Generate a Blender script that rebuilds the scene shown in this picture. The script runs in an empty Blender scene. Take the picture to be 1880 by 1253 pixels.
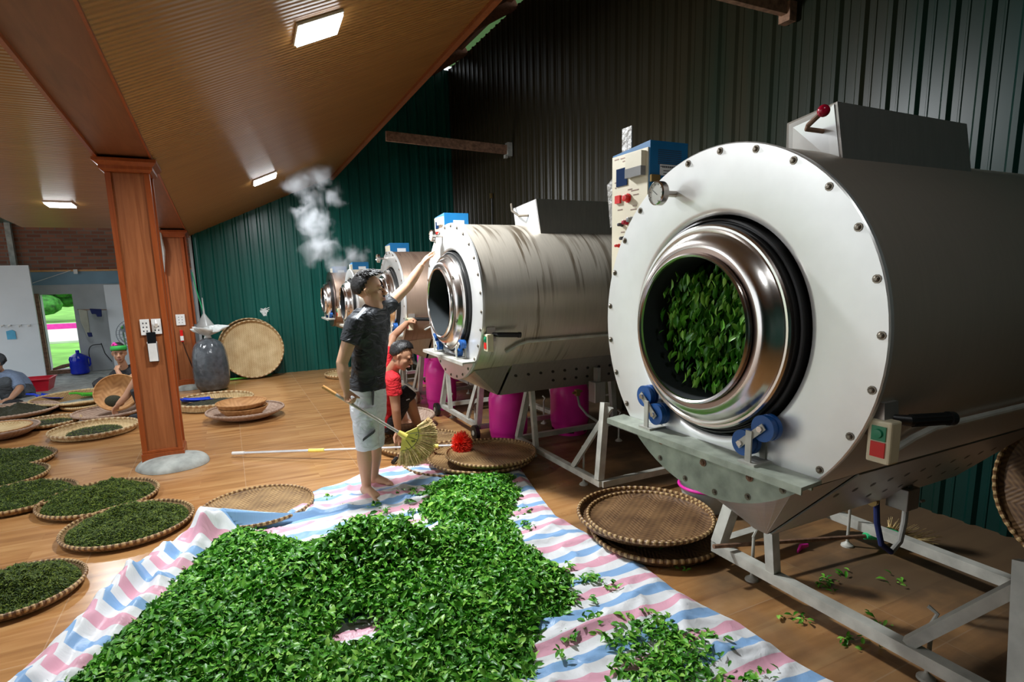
import bpy, math, random
import numpy as np
from mathutils import Vector, Matrix, noise
random.seed(7); rng = np.random.default_rng(7)
S = bpy.context.scene; COL = S.collection
PI = math.pi; V = Vector

# ------------------------------------------------------------------ camera
F, CX, CY, H = 1046.0, 940.0, 680.0, 1.65
PIT, ROL, YAW = map(math.radians, (9.6, -1.32, 26.3))
_cy, _sy, _cp, _sp, _cr, _sr = math.cos(YAW), math.sin(YAW), math.cos(PIT), math.sin(PIT), math.cos(ROL), math.sin(ROL)
FW = V((_sy*_cp, _cy*_cp, -_sp)); RT0 = V((_cy, -_sy, 0)); UP0 = RT0.cross(FW)
RT = RT0*_cr + UP0*_sr; UP = UP0*_cr - RT0*_sr; EYE = V((0, 0, H))
cam = bpy.data.objects.new('camera', bpy.data.cameras.new('camera')); COL.objects.link(cam)
cam.data.sensor_width = 36; cam.data.lens = F/1880*36
cam.data.shift_y = (CY-626.5)/1880; cam.data.clip_start = .05; cam.data.clip_end = 200
cam.matrix_world = Matrix(((RT.x, UP.x, -FW.x, 0), (RT.y, UP.y, -FW.y, 0), (RT.z, UP.z, -FW.z, H), (0, 0, 0, 1)))
S.camera = cam

def ray(x, y): return FW + RT*((x-CX)/F) - UP*((y-CY)/F)
def at(x, y, ax, val):                       # where the sight line of a photo point meets a plane of the room
    d = ray(x, y); return EYE + d*((val-EYE[ax])/d[ax])
def gz(x, y, z=0.0): return at(x, y, 2, z)
def pd(x, y, d): return EYE + ray(x, y)*d    # at a given distance into the room

# ------------------------------------------------------------------ materials
def newmat(name):
    m = bpy.data.materials.new(name); m.use_nodes = True
    nt = m.node_tree; b = nt.nodes['Principled BSDF']; return m, nt, b
def N(nt, t, **kw):
    n = nt.nodes.new(t)
    for k, v in kw.items():
        if k in n.inputs: n.inputs[k].default_value = v
        else: setattr(n, k, v)
    return n
def ramp(nt, fac, stops):
    r = nt.nodes.new('ShaderNodeValToRGB'); e = r.color_ramp.elements
    e[0].position, e[0].color = stops[0][0], (*stops[0][1], 1)
    e[1].position, e[1].color = stops[1][0], (*stops[1][1], 1)
    for p, c in stops[2:]:
        x = e.new(p); x.color = (*c, 1)
    nt.links.new(fac, r.inputs[0]); return r.outputs[0]
def coords(nt, scale=(1, 1, 1), rot=(0, 0, 0), kind='Object'):
    tc = nt.nodes.new('ShaderNodeTexCoord'); mp = nt.nodes.new('ShaderNodeMapping')
    mp.inputs['Scale'].default_value = scale; mp.inputs['Rotation'].default_value = rot
    nt.links.new(tc.outputs[kind], mp.inputs[0]); return mp.outputs[0]
def bump(nt, b, h, strength=.3, dist=.01):
    n = N(nt, 'ShaderNodeBump', Strength=strength, Distance=dist)
    nt.links.new(h, n.inputs['Height']); nt.links.new(n.outputs[0], b.inputs['Normal'])
def plain(name, c, rough=.5, metal=0, spec=None, var=.12, nscale=8, bmp=0, **kw):
    m, nt, b = newmat(name)
    n = N(nt, 'ShaderNodeTexNoise', Scale=nscale, Detail=5.0)
    nt.links.new(coords(nt), n.inputs['Vector'])
    lo = tuple(v*(1-var) for v in c); hi = tuple(min(1, v*(1+var)) for v in c)
    nt.links.new(ramp(nt, n.outputs[0], [(.3, lo), (.7, hi)]), b.inputs['Base Color'])
    b.inputs['Roughness'].default_value = rough; b.inputs['Metallic'].default_value = metal
    if spec is not None: b.inputs['Specular IOR Level'].default_value = spec
    for k, v in kw.items(): b.inputs[k.replace('_', ' ')].default_value = v
    if bmp: bump(nt, b, n.outputs[0], bmp)
    return m
def wood(name, a, c, scale=(1, 12, 12), rough=.35, bmp=.05):
    m, nt, b = newmat(name)
    co = coords(nt, scale); n = N(nt, 'ShaderNodeTexNoise', Scale=2.0, Detail=8.0, Distortion=1.2)
    nt.links.new(co, n.inputs['Vector'])
    nt.links.new(ramp(nt, n.outputs[0], [(.3, a), (.7, c)]), b.inputs['Base Color'])
    b.inputs['Roughness'].default_value = rough; bump(nt, b, n.outputs[0], bmp)
    return m
def emis(name, c, s):
    m, nt, b = newmat(name); b.inputs['Base Color'].default_value = (*c, 1)
    b.inputs['Emission Color'].default_value = (*c, 1); b.inputs['Emission Strength'].default_value = s
    return m
def mix(nt, fac, a, b):
    x = nt.nodes.new('ShaderNodeMix'); x.data_type = 'RGBA'
    for s, v in ((0, fac), (6, a), (7, b)):
        if isinstance(v, (int, float)): x.inputs[s].default_value = v
        elif isinstance(v, tuple): x.inputs[s].default_value = (*v, 1)
        else: nt.links.new(v, x.inputs[s])
    return x.outputs[2]
def mth(nt, op, a, b=None, c=None):
    x = nt.nodes.new('ShaderNodeMath'); x.operation = op
    for i, v in enumerate((a, b, c)):
        if v is None: continue
        if isinstance(v, (int, float)): x.inputs[i].default_value = v
        else: nt.links.new(v, x.inputs[i])
    return x.outputs[0]
M = {}
def floor_mat():
    m, nt, b = newmat('wood look floor tile')
    co = coords(nt)
    br = N(nt, 'ShaderNodeTexBrick', Scale=1.0); br.offset = .37
    br.inputs['Brick Width'].default_value = .9; br.inputs['Row Height'].default_value = .15
    br.inputs['Mortar Size'].default_value = .0012; br.inputs['Bias'].default_value = 0
    br.inputs['Color1'].default_value = (.1, .1, .1, 1); br.inputs['Color2'].default_value = (.9, .9, .9, 1)
    br.inputs['Mortar'].default_value = (.4, .4, .4, 1)
    nt.links.new(co, br.inputs['Vector'])
    n = N(nt, 'ShaderNodeTexNoise', Scale=1.0, Detail=9.0, Distortion=.8, noise_dimensions='4D')
    mp = coords(nt, (1.2, 11, 1)); nt.links.new(mp, n.inputs['Vector'])
    nt.links.new(mth(nt, 'MULTIPLY', br.outputs[0], 7.0), n.inputs['W'])
    g = ramp(nt, n.outputs[0], [(.25, (.20, .075, .022)), (.75, (.58, .33, .135)), (.5, (.42, .20, .07))])
    g2 = mix(nt, mth(nt, 'MULTIPLY', br.outputs[0], .35), g, (.50, .27, .10))
    tile = N(nt, 'ShaderNodeTexBrick', Scale=1.0); tile.offset = 0
    tile.inputs['Brick Width'].default_value = .9; tile.inputs['Row Height'].default_value = .6
    tile.inputs['Mortar Size'].default_value = .003
    tile.inputs['Color1'].default_value = tile.inputs['Color2'].default_value = (0, 0, 0, 1)
    tile.inputs['Mortar'].default_value = (1, 1, 1, 1); nt.links.new(co, tile.inputs['Vector'])
    g3 = mix(nt, mth(nt, 'MULTIPLY', tile.outputs[0], .3), g2, (.62, .46, .30))
    # dirt trodden around the machines, deepened to paint in the dark under them
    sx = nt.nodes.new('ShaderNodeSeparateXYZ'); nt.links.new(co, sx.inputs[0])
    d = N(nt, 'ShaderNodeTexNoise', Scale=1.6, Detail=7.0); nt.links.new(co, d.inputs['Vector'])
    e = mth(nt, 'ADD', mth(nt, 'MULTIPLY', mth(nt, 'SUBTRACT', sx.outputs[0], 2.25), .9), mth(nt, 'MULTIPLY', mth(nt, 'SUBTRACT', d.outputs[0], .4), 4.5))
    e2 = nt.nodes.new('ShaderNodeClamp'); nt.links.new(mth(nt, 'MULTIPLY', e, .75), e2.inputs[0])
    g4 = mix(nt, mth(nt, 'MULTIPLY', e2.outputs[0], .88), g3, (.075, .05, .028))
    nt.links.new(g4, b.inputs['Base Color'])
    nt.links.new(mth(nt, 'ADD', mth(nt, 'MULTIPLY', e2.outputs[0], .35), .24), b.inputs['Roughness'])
    bump(nt, b, n.outputs[0], .06); return m
M['floor'] = floor_mat()
def corr(name, c1, c2, along, period=.19, rough=.28):
    """painted ribbed sheet: the rib profile itself is geometry, the paint is here"""
    m, nt, b = newmat(name)
    n = N(nt, 'ShaderNodeTexNoise', Scale=1.2, Detail=6.0); nt.links.new(coords(nt, (1, 1, .25)), n.inputs['Vector'])
    nt.links.new(ramp(nt, n.outputs[0], [(.35, c1), (.7, c2)]), b.inputs['Base Color'])
    b.inputs['Roughness'].default_value = rough; b.inputs['Specular IOR Level'].default_value = .45
    bump(nt, b, n.outputs[0], .1); return m
M['sheet'] = corr('green painted sheet', (.006, .085, .068), (.010, .125, .100), 0)
M['sheet_old'] = corr('weathered green sheet', (.030, .052, .030), (.050, .066, .036), 1, rough=.36)
def ceil_mat():
    m, nt, b = newmat('wood grain ceiling board')
    co = coords(nt, (.5, 16, 1)); n = N(nt, 'ShaderNodeTexNoise', Scale=2.0, Detail=7.0, Distortion=1.0)
    nt.links.new(co, n.inputs['Vector'])
    nt.links.new(ramp(nt, n.outputs[0], [(.25, (.27, .12, .028)), (.75, (.42, .21, .058))]), b.inputs['Base Color'])
    b.inputs['Roughness'].default_value = .33
    sx = nt.nodes.new('ShaderNodeSeparateXYZ'); nt.links.new(coords(nt), sx.inputs[0])
    w = mth(nt, 'SINE', mth(nt, 'MULTIPLY', sx.outputs[1], 2*PI/.05))
    n2 = N(nt, 'ShaderNodeTexNoise', Scale=1.1, Detail=2.0); nt.links.new(coords(nt), n2.inputs['Vector'])
    bump(nt, b, mth(nt, 'ADD', w, mth(nt, 'MULTIPLY', n2.outputs[0], 3.0)), .45, .006); return m
M['ceil'] = ceil_mat()
M['wood'] = wood('varnished red brown wood', (.24, .072, .022), (.37, .128, .045), (14, 14, .8))
M['beamwood'] = wood('dull brown beam boarding', (.16, .062, .030), (.24, .095, .045), (8, .8, 8), .4)
M['wood2'] = wood('dark varnished trim', (.26, .055, .012), (.34, .08, .02), (14, 14, .8), .3)
M['woodpale'] = wood('pale handle wood', (.55, .27, .08), (.68, .36, .13), (10, 10, 10))
M['plank'] = wood('rough roof timber', (.12, .045, .018), (.22, .09, .04), (10, 1, 10), .7)
def brick_mat():
    m, nt, b = newmat('old brick'); br = N(nt, 'ShaderNodeTexBrick', Scale=1.0)
    br.inputs['Brick Width'].default_value = .21; br.inputs['Row Height'].default_value = .065; br.inputs['Mortar Size'].default_value = .009
    br.inputs['Color1'].default_value = (.20, .075, .045, 1); br.inputs['Color2'].default_value = (.33, .14, .085, 1)
    br.inputs['Mortar'].default_value = (.20, .16, .13, 1)
    tc = nt.nodes.new('ShaderNodeTexCoord'); sx = nt.nodes.new('ShaderNodeSeparateXYZ'); cb = nt.nodes.new('ShaderNodeCombineXYZ')
    nt.links.new(tc.outputs['Object'], sx.inputs[0]); nt.links.new(sx.outputs[0], cb.inputs[0]); nt.links.new(sx.outputs[2], cb.inputs[1])
    nt.links.new(cb.outputs[0], br.inputs['Vector']); nt.links.new(br.outputs[0], b.inputs['Base Color'])
    b.inputs['Roughness'].default_value = .9; bump(nt, b, br.outputs[1], -.5); return m
M['brick'] = brick_mat()
M['plaster'] = plain('grey plaster', (.42, .45, .46), .85, nscale=2, var=.15)
M['bluepl'] = plain('blue painted band', (.20, .33, .42), .7, nscale=2)
M['white'] = plain('white board', (.72, .77, .80), .55, nscale=1.5, var=.06)
M['cement'] = plain('cement', (.36, .38, .35), .7, nscale=9, var=.35, bmp=.3)
M['steel'] = None
def steel(name, c, rough, sc=(1, 30, 30), var=.15, stain=None, metal=1.0, mfac=.06):
    m, nt, b = newmat(name)
    n = N(nt, 'ShaderNodeTexNoise', Scale=3.0, Detail=6.0); nt.links.new(coords(nt, sc), n.inputs['Vector'])
    col = ramp(nt, n.outputs[0], [(.3, tuple(v*(1-var) for v in c)), (.7, c)])
    if stain:
        n3 = N(nt, 'ShaderNodeTexNoise', Scale=1.3, Detail=3.0); nt.links.new(coords(nt, (3.2, .9, .8)), n3.inputs['Vector'])
        n4 = N(nt, 'ShaderNodeTexNoise', Scale=7.0, Detail=5.0, Distortion=.4); nt.links.new(coords(nt, (4.2, .30, .22)), n4.inputs['Vector'])
        f = mth(nt, 'MULTIPLY', ramp(nt, n3.outputs[0], [(.44, (0, 0, 0)), (.58, (1, 1, 1))]), ramp(nt, n4.outputs[0], [(.48, (0, 0, 0)), (.58, (1, 1, 1))]))
        col = mix(nt, mth(nt, 'MULTIPLY', f, .85), col, stain)
    nt.links.new(col, b.inputs['Base Color']); b.inputs['Metallic'].default_value = metal
    n2 = N(nt, 'ShaderNodeTexNoise', Scale=2.0, Detail=4.0); nt.links.new(coords(nt), n2.inputs['Vector'])
    nt.links.new(mth(nt, 'ADD', mth(nt, 'MULTIPLY', n2.outputs[0], .18), rough-.09), b.inputs['Roughness'])
    bump(nt, b, n.outputs[0], mfac, .003); return m
M['plate'] = steel('brushed white stainless plate', (.86, .86, .84), .34, (4, 4, 4), .05, metal=.55)
M['drum'] = steel('dull stainless drum skin', (.52, .47, .39), .38, (30, 2, 2), .1, stain=(.11, .075, .04), metal=.5)
M['drumclean'] = steel('clean dull drum skin', (.47, .42, .35), .38, (30, 2, 2), .06, metal=.5)
M['drumred'] = steel('heat browned drum skin', (.33, .23, .17), .38, (30, 2, 2), .1, stain=(.12, .05, .03), metal=.5)
M['hood'] = steel('bare sheet steel', (.42, .39, .36), .32, (20, 3, 3), .12, metal=.6)
M['chrome'] = steel('polished steel', (.74, .70, .66), .22, (3, 3, 3), .08)
M['bronze'] = steel('tarnished steel band', (.36, .26, .22), .3, (3, 3, 3), .15)
M['bolt'] = plain('dark bolt', (.22, .19, .15), .4, .8)
M['olive'] = plain('worn grey green paint', (.38, .42, .34), .5, .15, nscale=14, var=.28, bmp=.1)
M['frame'] = plain('cream grey painted steel', (.50, .49, .43), .45, .1, nscale=10, var=.22, bmp=.1)
M['rust'] = plain('rusty steel', (.28, .16, .10), .75, .3, nscale=25, var=.4, bmp=.3)
M['black'] = plain('black rubber', (.012, .012, .012), .45)
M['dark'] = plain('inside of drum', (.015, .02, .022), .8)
M['bluewheel'] = plain('blue polyurethane', (.015, .10, .35), .35)
M['bluepaint'] = plain('blue cabinet paint', (.012, .15, .36), .35)
M['cream'] = plain('cream cabinet face', (.72, .66, .50), .45, nscale=4)
M['creampl'] = plain('cream plastic', (.72, .64, .44), .4)
M['red'] = plain('red plastic', (.65, .012, .01), .3)
M['green'] = plain('green plastic', (.01, .22, .10), .3)
M['crimson'] = plain('crimson knob', (.42, .004, .03), .2)
M['screen'] = plain('blue black display', (.008, .03, .09), .15)
M['smoke'] = plain('grey window plastic', (.22, .22, .22), .3)
M['dial'] = plain('gauge face', (.62, .62, .56), .3)
M['pink'] = plain('magenta gas bottle paint', (.90, .03, .42), .32, nscale=5, var=.1)
M['ink'] = plain('printed ink', (.05, .05, .06), .6)
M['sticker'] = plain('white sticker', (.75, .78, .8), .5, var=.04)
M['whitepl'] = plain('white plastic', (.75, .75, .72), .35)
M['plastic_film'] = plain('crumpled clear film', (.30, .28, .25), .45, .0, nscale=40, var=.3, bmp=.9)
M['brass'] = plain('brass', (.45, .30, .12), .35, .9)
M['hose'] = plain('grey hose', (.30, .29, .26), .5)
M['greenpl'] = plain('bright green plastic', (.03, .62, .22), .4)
M['bluepl2'] = plain('royal blue plastic', (.01, .05, .55), .35)
M['lime'] = plain('lime plastic', (.10, .55, .04), .4)
M['redtub'] = plain('red tub plastic', (.62, .01, .03), .35)
M['pinkpl'] = plain('pink plastic', (.80, .03, .38), .35)
M['foliage'] = plain('hedge leaves', (.05, .22, .03), .7, nscale=5, var=.7, bmp=.5)
M['grass'] = plain('lawn', (.22, .55, .08), .9, nscale=1.2, var=.35)
M['pond'] = plain('pale pavement', (.80, .82, .72), .6, nscale=1.5, var=.1)
M['skyblue'] = plain('light blue thing', (.10, .45, .70), .5)
M['navy'] = plain('navy cloth', (.012, .02, .10), .9)
M['khaki'] = plain('grey green cloth', (.36, .37, .30), .9)
def weave(name, a, c, sc=1.0, rough=.65):
    m, nt, b = newmat(name); co = coords(nt)
    sx = nt.nodes.new('ShaderNodeSeparateXYZ'); nt.links.new(co, sx.inputs[0])
    u = mth(nt, 'MULTIPLY', sx.outputs[0], 70*sc); v = mth(nt, 'MULTIPLY', sx.outputs[1], 70*sc)
    # herringbone strips: the phase of one direction shifts with zig-zag of the other
    z = mth(nt, 'PINGPONG', sx.outputs[0], .09)
    w = mth(nt, 'SINE', mth(nt, 'MULTIPLY', mth(nt, 'ADD', sx.outputs[1], z), 210*sc))
    w2 = mth(nt, 'SINE', mth(nt, 'MULTIPLY', u, 2.6))
    n = N(nt, 'ShaderNodeTexNoise', Scale=5.0, Detail=7.0); nt.links.new(co, n.inputs['Vector'])
    h = mth(nt, 'ADD', mth(nt, 'MULTIPLY', w, .5), mth(nt, 'MULTIPLY', w2, .25))
    f = mth(nt, 'ADD', mth(nt, 'MULTIPLY', h, .22), n.outputs[0])
    nt.links.new(ramp(nt, f, [(.25, a), (.8, c)]), b.inputs['Base Color'])
    b.inputs['Roughness'].default_value = rough; bump(nt, b, h, .5, .003); return m
M['weave'] = weave('woven bamboo', (.13, .065, .022), (.46, .29, .12))
M['weave_dark'] = weave('tea stained woven bamboo', (.07, .030, .010), (.26, .14, .055))
M['weave_pale'] = weave('fresh woven bamboo', (.42, .27, .11), (.72, .56, .31))
M['basin'] = weave('pinkish bamboo basin', (.30, .19, .13), (.50, .36, .27), .6)
M['bowlw'] = weave('orange brown bamboo bowl', (.38, .17, .05), (.60, .32, .12), .5)
def rim_mat(name, a, c, k=64):
    m, nt, b = newmat(name); sx = nt.nodes.new('ShaderNodeSeparateXYZ'); nt.links.new(coords(nt), sx.inputs[0])
    an = mth(nt, 'ARCTAN2', sx.outputs[1], sx.outputs[0]); w = mth(nt, 'SINE', mth(nt, 'MULTIPLY', an, float(k)))
    n = N(nt, 'ShaderNodeTexNoise', Scale=9.0, Detail=4.0); nt.links.new(coords(nt), n.inputs['Vector'])
    f = mth(nt, 'ADD', mth(nt, 'MULTIPLY', w, .35), n.outputs[0])
    nt.links.new(ramp(nt, f, [(.42, a), (.62, c)]), b.inputs['Base Color'])
    b.inputs['Roughness'].default_value = .5; bump(nt, b, w, .6, .006); return m
M['rim'] = rim_mat('bound bamboo rim', (.16, .075, .025), (.52, .34, .15))
M['rimpale'] = rim_mat('pale bound rim', (.38, .22, .09), (.66, .50, .28), 40)
def tarp_mat():
    m, nt, b = newmat('striped woven plastic sheet')
    uv = nt.nodes.new('ShaderNodeUVMap'); sx = nt.nodes.new('ShaderNodeSeparateXYZ'); nt.links.new(uv.outputs[0], sx.inputs[0])
    n = N(nt, 'ShaderNodeTexNoise', Scale=3.0, Detail=2.0); nt.links.new(uv.outputs[0], n.inputs['Vector'])
    fr = mth(nt, 'FRACT', mth(nt, 'ADD', mth(nt, 'MULTIPLY', sx.outputs[1], 1/.262), mth(nt, 'MULTIPLY', n.outputs[0], .12)))
    r = nt.nodes.new('ShaderNodeValToRGB'); r.color_ramp.interpolation = 'CONSTANT'; e = r.color_ramp.elements
    e[0].position = 0; e[0].color = (.20, .42, .74, 1); e[1].position = .25; e[1].color = (.82, .83, .84, 1)
    for p, c in ((.5, (.80, .36, .47, 1)), (.75, (.82, .83, .84, 1))):
        x = e.new(p); x.color = c
    nt.links.new(fr, r.inputs[0])
    wv = mth(nt, 'SINE', mth(nt, 'MULTIPLY', mth(nt, 'ADD', sx.outputs[0], mth(nt, 'MULTIPLY', sx.outputs[1], 1.6)), 900.0))
    nt.links.new(mix(nt, mth(nt, 'ADD', mth(nt, 'MULTIPLY', wv, .10), .12), r.outputs[0], (.80, .82, .84)), b.inputs['Base Color'])
    b.inputs['Roughness'].default_value = .38; b.inputs['Specular IOR Level'].default_value = .35
    n2 = N(nt, 'ShaderNodeTexNoise', Scale=14.0, Detail=5.0, Distortion=.6); nt.links.new(uv.outputs[0], n2.inputs['Vector'])
    bump(nt, b, n2.outputs[0], .35, .02); return m
M['tarp'] = tarp_mat()
def leaf_mat(name, stops, rough=.38, tr=.15):
    m, nt, b = newmat(name); g = nt.nodes.new('ShaderNodeNewGeometry')
    nt.links.new(ramp(nt, g.outputs['Random Per Island'], stops), b.inputs['Base Color'])
    b.inputs['Roughness'].default_value = rough; b.inputs['Specular IOR Level'].default_value = .4
    return m
M['leaf'] = leaf_mat('fresh tea leaf', [(0, (.025, .14, .008)), (1, (.34, .64, .10)), (.35, (.06, .26, .016)), (.7, (.14, .44, .035))])
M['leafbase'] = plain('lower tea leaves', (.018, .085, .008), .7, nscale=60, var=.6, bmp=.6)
M['tea'] = leaf_mat('rolled tea', [(0, (.014, .032, .002)), (1, (.19, .25, .02)), (.5, (.062, .11, .008))], .6)
M['teabase'] = plain('rolled tea mass', (.028, .050, .004), .9, nscale=90, var=.7, bmp=.8)
M['drytea'] = plain('dry dark tea', (.03, .03, .015), .95, nscale=120, var=.6, bmp=.7)
M['skin'] = plain('skin', (.62, .36, .22), .5, nscale=4, var=.05, Subsurface_Weight=.08)
M['skin2'] = plain('tanned skin', (.46, .24, .14), .5, nscale=4, var=.06, Subsurface_Weight=.08)
M['hair'] = plain('black hair', (.010, .009, .009), .45, nscale=60, var=.5, bmp=.6)
M['lip'] = plain('lips', (.42, .16, .13), .45)
M['eye'] = plain('dark eye', (.015, .01, .008), .2)
M['nail'] = plain('nail', (.66, .42, .33), .35)
def cloth(name, c, sc=9, st=.5, rough=.8, var=.1):
    m, nt, b = newmat(name); n = N(nt, 'ShaderNodeTexNoise', Scale=sc, Detail=2.0, Distortion=1.6)
    nt.links.new(coords(nt, (1, 1, 1.8), (.5, .3, .2)), n.inputs['Vector'])
    nt.links.new(ramp(nt, n.outputs[0], [(.3, tuple(v*(1-var) for v in c)), (.7, c)]), b.inputs['Base Color'])
    b.inputs['Roughness'].default_value = rough; bump(nt, b, n.outputs[0], st, .04); return m
M['shirt'] = cloth('black sports cloth', (.014, .017, .022), 8, .8, .55)
M['shorts'] = cloth('pale grey shorts cloth', (.76, .80, .85), 8, .55)
M['redshirt'] = cloth('red shirt cloth', (.60, .012, .02), 9, .7)
M['blackcloth'] = cloth('black cloth', (.012, .012, .015), 9, .6)
M['greenshirt'] = cloth('green shirt cloth', (.012, .20, .05), 9, .6)
M['bluecheck'] = cloth('blue checked shirt cloth', (.22, .29, .42), 14, .6)
M['greytr'] = cloth('grey trousers cloth', (.07, .08, .09), 9, .6)
M['band'] = plain('green headband', (.03, .38, .06), .7)
M['straw'] = plain('broom straw', (.86, .56, .26), .7, nscale=60, var=.4)
M['yellow'] = plain('yellow plastic', (.95, .76, .16), .4)
M['pole'] = plain('pale metal tube', (.55, .50, .44), .35, .5)
M['alu'] = plain('white aluminium tube', (.72, .74, .76), .3, .5)
M['duster'] = plain('red orange fibres', (.95, .035, .01), .8, nscale=60, var=.3)
M['bag'] = plain('grey tea in clear film', (.075, .085, .095), .16, nscale=14, var=.3, bmp=.7)
M['film'] = plain('white translucent film', (.62, .65, .63), .25, nscale=14, bmp=.6)
M['phone'] = plain('black phone', (.01, .011, .013), .12)
M['fanblade'] = plain('fan plastic', (.25, .30, .34), .4)
M['glassblue'] = plain('blue water jug', (.004, .02, .42), .12)
M['lamp'] = emis('lamp diffuser', (.93, .97, 1.0), 14)
M['strip'] = plain('reflective strip', (.62, .66, .70), .3)

# ------------------------------------------------------------------ mesh builder
class MB:
    def __init__(s): s.v = []; s.f = []; s.m = []; s.sm = []; s.uv = None
    def add(s, vs, fs, mi=0, smooth=True):
        o = len(s.v); s.v += [tuple(v) for v in vs]
        for f in fs: s.f.append(tuple(i+o for i in f)); s.m.append(mi); s.sm.append(smooth)
        return s
    def box(s, a, b, mi=0, mat=None):
        x0, y0, z0 = a; x1, y1, z1 = b
        vs = [V(p) for p in ((x0,y0,z0),(x1,y0,z0),(x1,y1,z0),(x0,y1,z0),(x0,y0,z1),(x1,y0,z1),(x1,y1,z1),(x0,y1,z1))]
        if mat: vs = [mat @ p for p in vs]
        return s.add(vs, ((0,3,2,1),(4,5,6,7),(0,1,5,4),(1,2,6,5),(2,3,7,6),(3,0,4,7)), mi, False)
    def hexa(s, p, mi=0):                    # eight corners, bottom ring then top ring
        return s.add(p, ((0,3,2,1),(4,5,6,7),(0,1,5,4),(1,2,6,5),(2,3,7,6),(3,0,4,7)), mi, False)
    def beam(s, a, b, w, h=None, mi=0, up=V((0,0,1))):   # rectangular bar from a to b
        a, b = V(a), V(b); h = h or w; d = (b-a).normalized()
        if abs(d.dot(up)) > .95: up = V((0,1,0))
        r = d.cross(up).normalized()*w/2; u = r.normalized().cross(d)*h/2
        return s.hexa([a-r-u, a+r-u, a+r+u, a-r+u, b-r-u, b+r-u, b+r+u, b-r+u], mi)
    def tube(s, pts, r, n=12, mi=0, cap=True, sy=1.0, ref=None, ell=None):
        """loft along pts; r number or list; ell = second radius list; ref = direction of the first radius"""
        pts = [V(p) for p in pts]; k = len(pts)
        rs = [r]*k if isinstance(r, (int, float)) else list(r)
        es = [q*sy for q in rs] if ell is None else list(ell)
        vs = []; prev = None
        for i, p in enumerate(pts):
            d = (pts[min(i+1, k-1)]-pts[max(i-1, 0)])
            d = d.normalized() if d.length > 1e-9 else V((0,0,1))
            if ref is not None: a = V(ref[i] if isinstance(ref, list) else ref)
            elif prev is not None: a = prev
            else: a = V((0,0,1)) if abs(d.z) < .9 else V((1,0,0))
            a = (a-d*a.dot(d)); a = a.normalized() if a.length > 1e-6 else d.orthogonal().normalized()
            prev = a; b = d.cross(a)
            for j in range(n):
                t = 2*PI*j/n; vs.append(p+a*math.cos(t)*rs[i]+b*math.sin(t)*es[i])
        fs = [(i*n+j, i*n+(j+1)%n, (i+1)*n+(j+1)%n, (i+1)*n+j) for i in range(k-1) for j in range(n)]
        if cap: fs += [tuple(range(n))[::-1], tuple((k-1)*n+j for j in range(n))]
        return s.add(vs, fs, mi)
    def lathe(s, prof, n=48, axis='z', c=(0,0,0), mi=0, close=False, arc=None):
        """prof = [(along, radius)]"""
        c = V(c); vs = []
        for a, r in prof:
            for j in range(n):
                t = 2*PI*j/n; ca, sa = r*math.cos(t), r*math.sin(t)
                vs.append(c + (V((ca, sa, a)) if axis == 'z' else V((a, ca, sa)) if axis == 'x' else V((sa, a, ca))))
        k = len(prof)
        fs = [(i*n+j, i*n+(j+1)%n, (i+1)*n+(j+1)%n, (i+1)*n+j) for i in range(k-1) for j in range(n)]
        if prof[0][1] > 1e-5 and close: fs.append(tuple(range(n))[::-1])
        if prof[-1][1] > 1e-5 and close: fs.append(tuple((k-1)*n+j for j in range(n)))
        return s.add(vs, fs, mi)
    def ball(s, c, r, n=14, mi=0, mat=None):
        c = V(c); r = (r, r, r) if isinstance(r, (int, float)) else r; vs = []; k = max(6, n*2//3)
        for i in range(k+1):
            ph = PI*i/k
            for j in range(n):
                t = 2*PI*j/n; p = V((r[0]*math.sin(ph)*math.cos(t), r[1]*math.sin(ph)*math.sin(t), r[2]*math.cos(ph)))
                vs.append(c + (mat @ p if mat else p))
        return s.add(vs, [(i*n+j, (i+1)*n+j, (i+1)*n+(j+1)%n, i*n+(j+1)%n) for i in range(k) for j in range(n)], mi)
    def poly(s, pts, th, nrm, mi=0):         # flat outline with thickness
        nrm = V(nrm).normalized()*th; a = [V(p) for p in pts]; k = len(a)
        return s.add(a+[p+nrm for p in a], [tuple(range(k))[::-1], tuple(range(k, 2*k))]+[(i, (i+1)%k, k+(i+1)%k, k+i) for i in range(k)], mi, False)
    def torus(s, c, R, r, axis='z', n=48, m=10, mi=0, mod=None):
        prof = []
        for i in range(m+1):
            t = 2*PI*i/m; prof.append((r*math.sin(t), R+r*math.cos(t)))
        return s.lathe(prof, n, axis, c, mi)
    def build(s, name, mats, parent=None, loc=None, flip=False):
        me = bpy.data.meshes.new(name); me.from_pydata(s.v, [], s.f)
        for m in (mats if isinstance(mats, (list, tuple)) else [mats]): me.materials.append(M[m] if isinstance(m, str) else m)
        me.polygons.foreach_set('material_index', s.m); me.polygons.foreach_set('use_smooth', s.sm)
        import bmesh
        bm = bmesh.new(); bm.from_mesh(me)
        bmesh.ops.remove_doubles(bm, verts=bm.verts, dist=1e-6)
        bmesh.ops.recalc_face_normals(bm, faces=bm.faces)
        bm.to_mesh(me); bm.free(); me.update()
        if any(s.sm): me.set_sharp_from_angle(angle=math.radians(32))
        o = bpy.data.objects.new(name, me); COL.objects.link(o)
        if parent:
            o.parent = parent
        if loc is not None:
            o.location = loc; 
        return o
def origin(o, p):                            # move a mesh's own origin to a point without moving its surface
    p = V(p); o.data.transform(Matrix.Translation(-p)); o.location = o.location+p; return o
def tag(o, label=None, cat=None, group=None, kind=None):
    if label: o['label'] = label
    if cat: o['category'] = cat
    if group: o['group'] = group
    if kind: o['kind'] = kind
    return o
def thing(name, label, cat, loc=(0,0,0), rot=(0,0,0), group=None):
    o = bpy.data.objects.new(name, None); COL.objects.link(o); o.location = loc; o.rotation_euler = rot
    o.empty_display_size = .1
    return tag(o, label, cat, group)
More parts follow.
